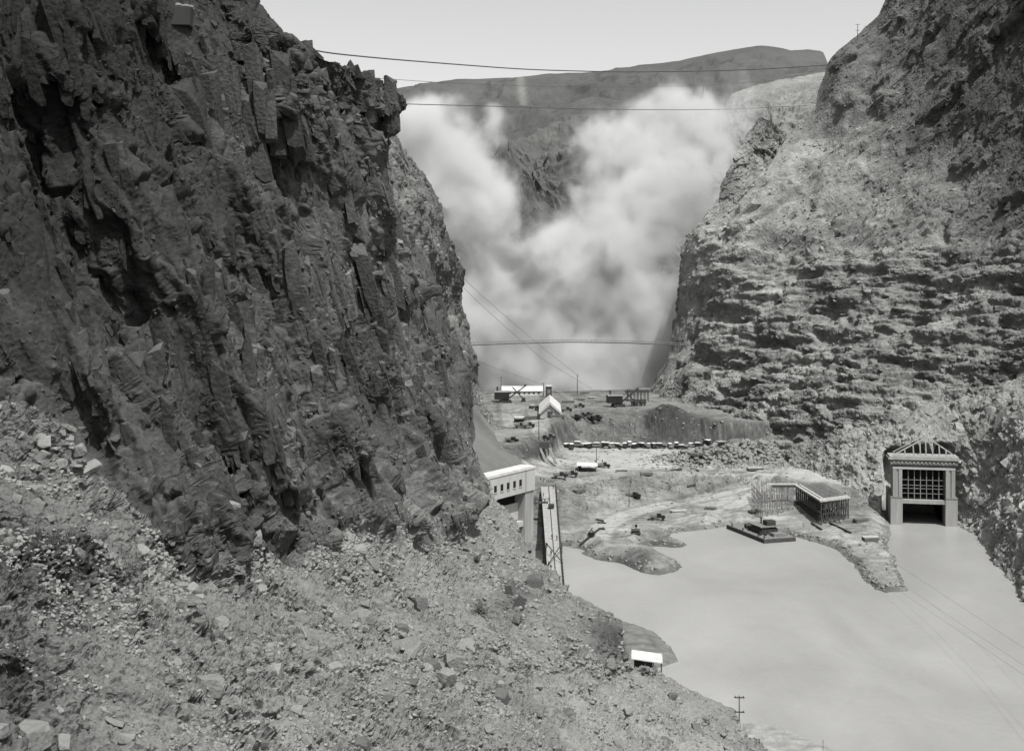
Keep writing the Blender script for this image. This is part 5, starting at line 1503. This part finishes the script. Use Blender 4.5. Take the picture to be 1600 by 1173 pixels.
def car_proto(name, body, roof, label):
    g = thing(name, label, "car")
    bd = MB().prism([(-2.3, 0.5), (2.1, 0.5), (2.2, 1.0), (1.9, 1.35), (-0.7, 1.25), (-2.2, 1.1)], 'x', -0.62, 0.62).build("body", body, g, 0.06)
    cb = MB().prism([(-0.75, 1.2), (1.8, 1.25), (1.7, 1.75), (1.3, 1.85), (-0.5, 1.82)], 'x', -0.6, 0.6).build("cabin", M_glass, g)
    MB().prism([(-0.7, 1.80), (1.75, 1.72), (1.5, 1.95), (0.4, 2.0), (-0.55, 1.93)], 'x', -0.66, 0.66).build("roof", roof, g, 0.04)
    for sx in (-1, 1):
        MB().prism([(-2.4, 0.55), (-2.2, 0.85), (-1.7, 0.95), (-1.2, 0.6), (0.7, 0.45), (1.2, 0.85), (1.7, 0.9), (2.2, 0.5), (0.6, 0.35), (-1.2, 0.42)], 'x', *sorted((sx * 0.6, sx * 0.88))).build("fender", body, g)
        MB().ball((sx * 0.42, -2.35, 0.95), 0.14, 8, 5).build("headlight", M_dusty, g)
        for y in (-1.7, 1.55):
            w_ = MB().bar((sx * 0.62, y, 0.36), (sx * 0.82, y, 0.36), 0.72, n=12).build("wheel", M_tyre, g)
            MB().bar((sx * 0.6, y, 0.36), (sx * 0.84, y, 0.36), 0.36, n=8).build("rim", M_dusty, w_)
    return g
trucks = [(800, 691, 1.2, "dark truck alone on the road above the gatehouse"), (813, 668, 1.5, "truck in front of the small white canopy on the terrace"), (826, 668, 1.7, "truck to the right of the one by the small white canopy"), (849, 688, 1.4, "dark truck at the foot of the pole before the gable shed"), (858, 686, 1.6, "truck with its box beside the truck at the pole"),
          (899, 655, 1.3, "truck at the left of the group along the crest of the dark bank"), (908, 652, 1.9, "second truck from the left along the crest of the dark bank"), (917, 651, 1.5, "truck in the middle of the group along the crest of the dark bank"), (925, 657, 0.6, "truck tipped at the very lip of the dark bank"), (932, 655, 1.1, "last truck on the right along the crest of the dark bank"),
          (841, 641, 0.3, "dark truck close against the left side of the gable shed"), (885, 643, 1.6, "dark truck just right of the gable shed front"), (905, 637, 1.6, "truck in the middle of the upper terrace behind the crest group"), (943, 731, 1.5, "dark truck beside the small flat shed in the pale yard"), (875, 747, 1.6, "dark truck on the road left of the small flat shed"), (892, 744, 1.5, "truck in front of the small flat shed on the left"), (990, 778, 1.2, "lone small truck on the excavation floor"), (1027, 812, 1.5, "small truck standing on the shore flat")]
tp = truck_proto()
for k, (px, py, rz, lab) in enumerate(trucks):
    p = on_floor(px, py)
    o = tp if k == 0 else copy_thing(tp, (0, 0, 0))
    o.location = p; o.rotation_euler = (0, 0, rz); o["label"] = lab; o["group"] = "trucks about the site"
ca = car_proto("parked_car", M_paint, M_roofc, ""); cb_ = car_proto("parked_car", M_dusty, M_roofc, "")
rowc = [(886, 699), (894, 699.5), (903, 699.5), (913, 699), (922, 699.5), (932, 699), (941, 699), (950, 699.5), (958, 699), (967, 699), (976, 699.5), (985, 699), (994, 699), (1004, 699.5), (1013, 699), (1023, 699), (1034, 701), (1046, 700), (1057, 699), (1068, 700), (1081, 698), (1093, 699), (1106, 698)]
where = ["at the left end of the row below the dark bank", "second from the left end of the row below the bank", "third from the left end of the row below the bank", "just left of the pole in the row below the bank", "behind the pole in the row below the bank", "just right of the pole in the row below the bank",
         "seventh from the left in the row below the bank", "eighth from the left in the row below the bank", "ninth from the left in the row below the bank", "tenth from the left in the row below the bank", "near the middle of the row below the bank", "just right of the middle of the row below the bank", "thirteenth from the left in the row below the bank", "fourteenth from the left in the row below the bank", "fifteenth from the left in the row below the bank",
         "eighth from the right end of the row below the bank", "standing forward of the row below the bank", "sixth from the right end of the row below the bank", "fifth from the right end of the row below the bank", "fourth from the right end of the row below the bank", "third from the right end of the row below the bank", "second from the right end of the row below the bank", "at the right end of the row near the rock heap"]
used = {0: False, 1: False}
for k, (px, py) in enumerate(rowc):
    m = 1 if k % 3 == 2 else 0
    src = (ca, cb_)[m]
    o = copy_thing(src, (0, 0, 0)) if used[m] else src
    used[m] = True
    o.location = on_floor(px + random.uniform(-2.5, 2.5), py + random.uniform(-1.3, 1.6)); o.rotation_euler = (0, 0, random.uniform(-0.9, 0.9) + (0.5 if k % 4 else 1.7)); o.scale = (random.uniform(1.1, 1.35),) * 3
    o["label"] = ("dark", "grey")[m] + " car with pale sheen on its roof " + where[k]; o["group"] = "cars parked in a row below the bank"
def shovel(px, py, rz, label, sc=1.0, boomup=0.75):
    g = thing("steam_shovel", label, "steam shovel", on_floor(px, py), rz); g.scale = (sc,) * 3
    for sy in (-1, 1):
        MB().prism([(-2.6, 0.5), (-2.1, 0.0), (2.1, 0.0), (2.6, 0.5), (2.1, 1.1), (-2.1, 1.1)], 'y', *sorted((sy * 1.1, sy * 2.0))).build("crawler_track", M_iron, g)
    MB().bar((0, 0, 0.9), (0, 0, 1.5), 2.4, n=12).build("turntable", M_iron, g)
    hs = MB().box(-4.6, 1.4, -1.8, 1.8, 1.5, 4.4).build("machinery_house", M_paint, g, 0.06)
    MB().prism([(-2.0, 4.4), (0, 5.0), (2.0, 4.4)], 'x', -4.8, 1.6).build("roof", M_dusty, hs)
    MB().bar((-3.4, 0, 4.7), (-3.4, 0, 6.6), 0.7, n=8).build("chimney", M_iron, hs)
    MB().bar((1.4, -0.5, 1.8), (8.2, -0.25, 1.8 + 6.8 * boomup), 0.4).bar((1.4, 0.5, 1.8), (8.2, 0.25, 1.8 + 6.8 * boomup), 0.4).box(7.8, 8.6, -0.5, 0.5, 1.6 + 6.8 * boomup, 2.3 + 6.8 * boomup).build("boom", M_iron, g)
    st = MB().bar((2.8, 0, 6.4), (7.2, 0, 1.6), 0.45).build("dipper_stick", M_iron, g)
    MB().prism([(6.6, 0.3), (8.3, 0.5), (8.1, 2.0), (6.7, 1.9)], 'y', -0.8, 0.8).build("bucket", M_iron, st, 0.05)
    MB().bar((1.0, 0, 4.6), (8.2, 0, 2.1 + 6.8 * boomup), 0.1).build("stay_cable", M_cable, g)
    return g
shovel(790, 629, R(4), "steam shovel with raised boom in front of the long white shed", 1.35)
shovel(966, 635, R(12), "steam shovel with raised boom at the right of the upper terrace", 1.3)
for k, (px, py, lab) in enumerate(((990, 634, "dark ore wagon just right of the right steam shovel"), (998, 633, "middle dark ore wagon under the long loading deck"), (1005, 634, "dark ore wagon at the right end under the loading deck"))):
    g = thing("ore_wagon", lab, "wagon", on_floor(px, py), R(5), "ore wagons")
    MB().prism([(-1.2, 0.9), (1.2, 0.9), (1.6, 2.4), (-1.6, 2.4)], 'y', -1, 1).build("tub", M_iron, g)
    each("wheel", M_iron, g, bars_([((x, y, 0.45), (x, y + 0.15, 0.45), 0.8, 0.8, 8) for x in (-0.8, 0.8) for y in (-0.95, 0.8)]))
g = thing("canopy", "small white topped canopy behind the truck on the terrace", "canopy", on_floor(811, 660), R(3))
MB().box(-2.5, 2.6, -1, 3, 2.5, 2.75).build("roof", M_white, g)
for x in (-2.2, 2.3):
    for y in (-0.8, 2.8): MB().bar((x, y, -0.5), (x, y, 2.5), 0.2).build("post", M_woodd, g)
MB().box(-2.2, 2.2, 1.5, 2.6, 0, 1.5).build("bench", M_woodd, g)
g = thing("skid_boiler", "small dark skid boiler with round topped stack on the spit", "boiler", on_floor(993, 833), R(4))
MB().box(-1.7, 1.7, -1.1, 1.1, 0, 0.3).build("skid", M_woodd, g); MB().bar((-1.4, 0, 0.95), (1.4, 0, 0.95), 1.3, n=12).build("tank", M_iron, g)
MB().bar((0.2, 0, 1.4), (0.2, 0, 2.4), 0.35, n=8).ball((0.2, 0, 2.6), 0.5, 8, 6).build("stack", M_black, g)
o = MB().tube([on_floor(x, y) + Vector((0, 0, 0.35)) for x, y in ((906, 852), (912, 847), (918, 843), (924, 838), (930, 832), (937, 827), (944, 826))], 0.32, 8)
g = thing("dredge_pump", "dark pump tangle with bent pipe at the left end of the spit", "pump", on_floor(924, 838))
org = g.location.copy(); o.v = [tuple(Vector(p) - org) for p in o.v]; o.build("pipe", M_iron, g)
MB().box(-1.1, 0.9, -0.8, 0.8, 0, 1.3).bar((-1.6, 0, 0.2), (0.4, 0, 3.0), 0.25).bar((1.4, 0, 0.2), (0, 0, 2.6), 0.25).build("engine", M_black, g)
tim = [(932, 812, 943, 815, "dark timber lying at the top of the three by the spit road"), (934, 817, 946, 818, "middle dark timber of the three by the spit road"), (936, 826, 945, 828, "lowest dark timber of the three by the spit road"), (962, 736, 980, 736, "long dark beam on the edge of the lower bank left"), (1048, 735, 1066, 734, "dark beam on the edge of the lower bank behind the pit"), (1074, 762, 1087, 757, "dark log slanting on the pale pit floor"), (1080, 733, 1092, 737, "dark log at the foot of the rock heap"), (1105, 716, 1118, 711, "dark log on top of the rock heap"), (1296, 817, 1330, 834, "long dark beam lying under the falsework"), (1268, 818, 1284, 828, "dark plank pile tip lying before the falsework corner")]
for x0, y0, x1, y1, lab in tim:
    p, q = on_floor(x0, y0), on_floor(x1, y1)
    tag(MB().bar(p + Vector((0, 0, 0.25)), q + Vector((0, 0, 0.25)), 0.6, 0.5).build("timber", M_woodd), lab, "timber", "timbers left lying about")

# lumber and crates about the terraces
M_lum = plain_mat("stacked_grey_lumber", 0.10, 0.85, 0.4, 2.0)
piles = [(888, 629, 0.1, "dark lumber pile just right of the gable shed roof"), (905, 625, -0.1, "low lumber pile behind the trucks at the middle of the upper terrace"), (925, 622, 0.2, "pale topped lumber pile near the tall pole on the upper terrace"), (940, 628, 0.0, "long low lumber pile left of the right steam shovel"), (914, 615, 0.0, "lumber pile at the far rim of the terrace beside the tall pole"), (832, 637, 1.2, "lumber pile left of the gable shed under the cliff"), (828, 655, 0.2, "lumber pile behind the white topped canopy"),
         (871, 652, 0.1, "lumber pile at the right front corner of the gable shed"), (1128, 692, 0.2, "lumber pile at the foot of the right cliff past the parked cars"), (1090, 712, -0.2, "lumber pile on the left part of the rock heap"), (1125, 709, 0.3, "pale plank pile on the upper edge of the rock heap"), (1180, 735, 0.2, "lumber pile at the cliff foot where the roads meet"), (1010, 742, 0.0, "low lumber pile below the edge of the pale yard"), (905, 770, 0.6, "lumber pile on the slope right of the trestle"), (1060, 800, 0.2, "lumber pile on the excavation floor near the shore"), (1110, 795, -0.3, "lumber pile on the shore flat left of the skiff"), (1345, 815, 0.4, "lumber pile between the falsework and the portal"), (1360, 845, 0.2, "small lumber pile on the tongue of land beside the channel")]
for k, (px, py, rz, lab) in enumerate(piles):
    g = thing("lumber_pile", lab, "lumber pile", on_floor(px, py), rz, "lumber piles about the site")
    rn = random.Random(k); ly = rn.randint(2, 4); L_ = rn.uniform(2.0, 3.6)
    for q in range(ly):
        b = MB()
        for j in range(5):
            y = -1.0 + j * 0.5 + rn.uniform(-.08, .08)
            b.box(-L_ + rn.uniform(-.3, .3), L_ + rn.uniform(-.3, .3), y - 0.21, y + 0.21, 0.05 + q * 0.4, 0.38 + q * 0.4)
        b.build("plank_layer", M_lum if q < ly - 1 else (M_wood, M_lum, M_woodl)[k % 3], g)
# ------------------------------------------------------------------ loose rock on the talus
TP_, TX, TY, TC = TALUS
flat = np.nonzero((TC.ravel() < 0.25) & (TX.ravel() > -20) & (TY.ravel() < 1185) & ((np.arange(TX.size) % TX.shape[1]) < TX.shape[1] - 40))[0]
tP, tX, tY = TP_.reshape(-1, 3), TX.ravel(), TY.ravel()
BPROTO = {}
def hull_rock(seed, n=14, sq=(1.0, 0.8, 0.6)):
    pv, pf = block_protos(seed, 1, 0.6)[0]
    bm = bmesh.new()
    vs = [bm.verts.new(np.array(p) * np.array(sq)) for p in pv]
    for f in pf: bm.faces.new([vs[i] for i in f])
    bmesh.ops.dissolve_limit(bm, angle_limit=0.05, verts=bm.verts, edges=bm.edges)
    return bm
def on_talus(px, py):
    i = np.argmin((tX - px) ** 2 + (tY - py) ** 2)
    return Vector(tP[i])
M_boulder = rock_mat("loose_grey_rock", 0.10, 0.19, (0.4, 1.5, 5), 0.5, 3.0, use_tone=False)
M_boulder_l = rock_mat("pale_fresh_rock", 0.125, 0.205, (0.4, 1.5, 5), 0.5, 3.0, use_tone=False)
M_boulder_d = rock_mat("dark_varnished_boulder", 0.055, 0.11, (0.4, 1.5, 5), 0.5, 3.0, use_tone=False)
BM = {}
def rock_mesh(k, mat, sq):
    key = (k, mat.name, sq)
    if key not in BM:
        bm = hull_rock(900 + k, 16, sq)
        bmesh.ops.bevel(bm, geom=list(bm.edges), offset=0.015, segments=1, affect='EDGES', clamp_overlap=True)
        me = bpy.data.meshes.new("boulder"); bm.to_mesh(me); bm.free(); me.materials.append(mat); BM[key] = me
    return BM[key]
rng = np.random.default_rng(5)
def boulder(px, py, wpx, label, mat, sq=(1, .8, .7), tilt=None, rot=None):
    p = on_talus(px, py); r = wpx * p.y / F / 2
    o = bpy.data.objects.new("boulder", rock_mesh(int(rng.integers(0, 8)), mat, sq)); COL.objects.link(o)
    o.location = p + Vector((0, 0, r * sq[2] * 0.35)); o.scale = (r, r, r)
    t = tilt or (rng.uniform(-.4, .4), rng.uniform(-.1, .5))
    o.rotation_euler = (t[0], t[1], rng.uniform(0, 6.28) if rot is None else rot)
    return tag(o, label, "boulder")
FLAT, BLK, TALL = (1, .7, .28), (1, .85, .75), (.6, .5, 1.1)
big = [(707, 1043, 44, "big faceted boulder at the right end of the long pale slab on the talus", M_boulder, BLK), (628, 1020, 66, "long flat pale slab lying across the middle of the talus slope", M_boulder, FLAT), (668, 1042, 30, "small pale wedge between the long slab and the big faceted boulder", M_boulder_l, FLAT), (656, 1062, 30, "pale flat rock just below the long slab", M_boulder_l, FLAT), (424, 1060, 34, "whitish split rock standing alone at the centre bottom of the talus", M_boulder_l, BLK),
       (325, 1086, 46, "large dark faced boulder near the bottom of the picture", M_boulder, BLK), (530, 973, 30, "whitish left half of the split block above the long slab", M_boulder_l, BLK), (556, 982, 34, "grey right half of the split block above the long slab", M_boulder, BLK), (186, 1115, 36, "sloping grey boulder at the lower left beside a dark shrub", M_boulder, FLAT), (228, 937, 18, "small upright whitish stone on the left part of the talus", M_boulder_l, TALL), (297, 815, 34, "pale flat slab resting at the foot of the dark cliff", M_boulder_l, FLAT), (374, 872, 46, "broad pale block at the foot of the rounded rock rib", M_boulder, (1, .8, .5)),
       (652, 938, 26, "dark faced rock in the upper middle of the talus", M_boulder_d, BLK), (664, 908, 20, "left rock of the dark little pair high on the talus", M_boulder, BLK), (679, 910, 18, "right rock of the dark little pair high on the talus", M_boulder, BLK), (782, 1090, 30, "dark boulder right of the big faceted boulder lower down", M_boulder_d, BLK), (716, 1082, 26, "grey wedge rock below the big faceted boulder", M_boulder, BLK), (235, 792, 24, "upright pale slab leaning at the edge of the cliff foot", M_boulder_l, TALL), (140, 733, 40, "long pale slab leaning below the heap under the cliff", M_boulder_l, FLAT), (92, 682, 34, "flat topped pale rock in the heap under the left cliff", M_boulder_l, FLAT),
       (790, 946, 30, "tall dark boulder left of a twin near the talus crest", M_boulder_d, TALL), (806, 962, 30, "tall dark boulder right of its twin near the talus crest", M_boulder_d, TALL), (836, 922, 34, "dark leaning boulder below the trestle at the talus crest", M_boulder_d, BLK), (728, 868, 22, "left rounded block under the end of the cliff", M_boulder, BLK), (745, 868, 20, "right rounded block under the end of the cliff", M_boulder, BLK), (296, 934, 24, "pale chunk on the trail left of the cliff foot", M_boulder_l, BLK), (306, 951, 16, "small pale stone just below the pale chunk on the trail", M_boulder_l, BLK), (600, 995, 30, "grey low boulder left above the long slab", M_boulder, FLAT), (480, 985, 26, "thin pale splinter lying left of the split block", M_boulder_l, (1, .25, .2)), (835, 1100, 30, "grey boulder on the bright lower right part of the talus", M_boulder, BLK), (60, 1150, 60, "large rounded boulder in the bottom left corner", M_boulder, BLK)]
for args in big: boulder(*args)
heap_px = [(70, 672), (60, 690), (85, 705), (105, 695), (112, 712), (78, 718), (95, 728), (120, 735), (100, 745), (62, 655), (45, 668), (110, 760), (70, 700), (88, 692), (130, 720)]
for px, py in heap_px:
    o = boulder(px + rng.uniform(-4, 4), py + rng.uniform(-3, 3), rng.uniform(14, 30), "pale angular block in the heap under the left cliff", M_boulder_l if rng.random() < .6 else M_boulder, FLAT if rng.random() < .6 else BLK)
    o["group"] = "blocks in the heap under the left cliff"
n = 0
while n < 190:
    i = flat[rng.integers(0, len(flat))]
    px, py = tX[i], tY[i]
    if py < 860 and px > 250 and px < 700: continue
    o = boulder(px, py, rng.uniform(0.3, 1.0) ** 2 * 26 + 8, "loose angular grey rock lying on the talus slope", (M_boulder, M_boulder_l, M_boulder, M_boulder, M_boulder_d)[int(rng.integers(0, 5))], (FLAT, BLK, BLK, (1, .6, .45))[int(rng.integers(0, 4))])
    o["group"] = "loose rocks on the talus"; n += 1

# small rubble: one carpet of stones
def carpet(name, label, P, sizes, mat, seed, nvar=8):
    rng = np.random.default_rng(seed)
    Vs, Fs, base = [], [], 0
    protos = []
    for k in range(nvar):
        bm = hull_rock(300 + seed * 20 + k, 10, (1, .8, .55))
        bmesh.ops.triangulate(bm, faces=bm.faces)
        bm.verts.index_update()
        protos.append((np.array([v.co[:] for v in bm.verts]), np.array([[v.index for v in f.verts] for f in bm.faces]))); bm.free()
    pick = rng.integers(0, nvar, len(P))
    for k in range(nvar):
        sel = pick == k
        pv, pf = protos[k]
        m = sel.sum()
        if not m: continue
        a = rng.uniform(0, 6.28, m); ca_, sa_ = np.cos(a), np.sin(a)
        b_ = rng.uniform(-.7, .7, m); cb2, sb2 = np.cos(b_), np.sin(b_)
        x, y, z = pv[:, 0], pv[:, 1], pv[:, 2]
        X = x[None] * cb2[:, None] + z[None] * sb2[:, None]; Z = -x[None] * sb2[:, None] + z[None] * cb2[:, None]
        XX = X * ca_[:, None] - y[None] * sa_[:, None]; YY = X * sa_[:, None] + y[None] * ca_[:, None]
        V = np.stack([XX, YY, Z], -1) * sizes[sel][:, None, None] + P[sel][:, None, :]
        Vs.append(V.reshape(-1, 3)); Fs.append((pf[None] + (np.arange(m) * len(pv))[:, None, None] + base).reshape(-1, 3)); base += m * len(pv)
    V = np.concatenate(Vs); Fc = np.concatenate(Fs)
    me = bpy.data.meshes.new(name)
    me.vertices.add(len(V)); me.vertices.foreach_set("co", V.astype(np.float32).ravel())
    me.loops.add(Fc.size); me.loops.foreach_set("vertex_index", Fc.astype(np.int32).ravel())
    me.polygons.add(len(Fc)); me.polygons.foreach_set("loop_start", np.arange(0, Fc.size, 3, dtype=np.int32)); me.polygons.foreach_set("loop_total", np.full(len(Fc), 3, np.int32))
    me.update(calc_edges=True); me.materials.append(mat)
    o = bpy.data.objects.new(name, me); COL.objects.link(o)
    return tag(o, label, "rubble", kind='stuff')
M_rub = rock_mat("rubble_stones", 0.08, 0.25, (0.8, 2.0, 6), 0.3, 4.0, use_tone=False, contrast=1.2)
pk = flat[rng.integers(0, len(flat), 60000)]
clump = fbm(tP[pk], 7.0, 801, 3)
pk = pk[(clump + rng.uniform(-.25, .25, len(pk))) > 0.12][:13000]
sz = (rng.uniform(0.2, 1.0, len(pk)) ** 2.5 * 9 + 2.0) * tP[pk][:, 1] / F / 2
carpet("rubble", "small angular stones scattered all over the talus slope", tP[pk] + np.array([0, 0, .02]), sz, M_rub, 1)

# desert shrubs
M_leaf = plain_mat("dusty_desert_leaves", 0.05, 0.9, 0.35, 3.0)
def shrub(px, py, wpx, label):
    p = on_talus(px, py); r = wpx * p.y / F / 2
    g = thing("desert_shrub", label, "shrub", p, 0, "desert shrubs")
    st = MB(); lf = MB(); rn = random.Random(int(px * 7 + py))
    for k in range(16):
        d = Vector((rn.gauss(0, 1), rn.gauss(0, 1), abs(rn.gauss(0.5, 0.6)))).normalized() * r * rn.uniform(0.6, 1.0)
        st.bar((0, 0, -0.1), d, 0.03)
        for q in range(26):
            c = d * rn.uniform(0.45, 1.05) + Vector((rn.gauss(0, 1), rn.gauss(0, 1), rn.gauss(0, 1))) * r * 0.16
            a_ = Vector((rn.gauss(0, 1), rn.gauss(0, 1), rn.gauss(0, 1))).normalized() * r * 0.07; b_ = a_.orthogonal().normalized() * r * 0.04
            lf.add([c - a_, c + b_, c + a_, c - b_], [(0, 1, 2, 3)])
    st.build("stem", M_woodd, g); lf.build("foliage", M_leaf, g)
for a_ in ((88, 1022, 34, "dark round shrub on the left of the talus beside the outcrop"), (74, 1088, 34, "dark shrub low at the left edge of the picture"), (100, 985, 26, "small grey shrub above the dark round one at the left"), (52, 905, 40, "dark shrub in the shade of the low outcrop at the left"), (283, 1052, 24, "small shrub left of the large dark faced boulder"), (590, 1150, 26, "faint grey shrub at the bottom centre"), (748, 962, 44, "thin grey shrub left of the twin dark boulders"), (60, 745, 22, "tiny dark shrub below the block heap at the left"), (262, 905, 20, "tiny shrub beside the trail under the cliff"), (1105, 1120, 20, "small shrub near the foot of the near pole")):
    shrub(*a_)

# stones on the banks, spits and the rock heap of the canyon floor
wgt = heap * 6 + bank * 0.22 + np.exp(-((sdn - 1.5) / 1.8) ** 2) * 1.0 + 0.05
wgt = wgt * (sdn > 0.3) * (GY < 720) * (GZ > 0.1)
wgt = (wgt / wgt.sum()).ravel()
ii = np.random.default_rng(31).choice(len(wgt), 9000, p=wgt)
szs = np.random.default_rng(32).uniform(0.25, 1.0, 9000) ** 3 * 0.75 + 0.1
szs *= 1 + 1.2 * heap.ravel()[ii]
carpet("rubble", "loose stones on the banks, water's edge and rock heap of the canyon floor", PF.reshape(-1, 3)[ii], szs, M_rub, 2)
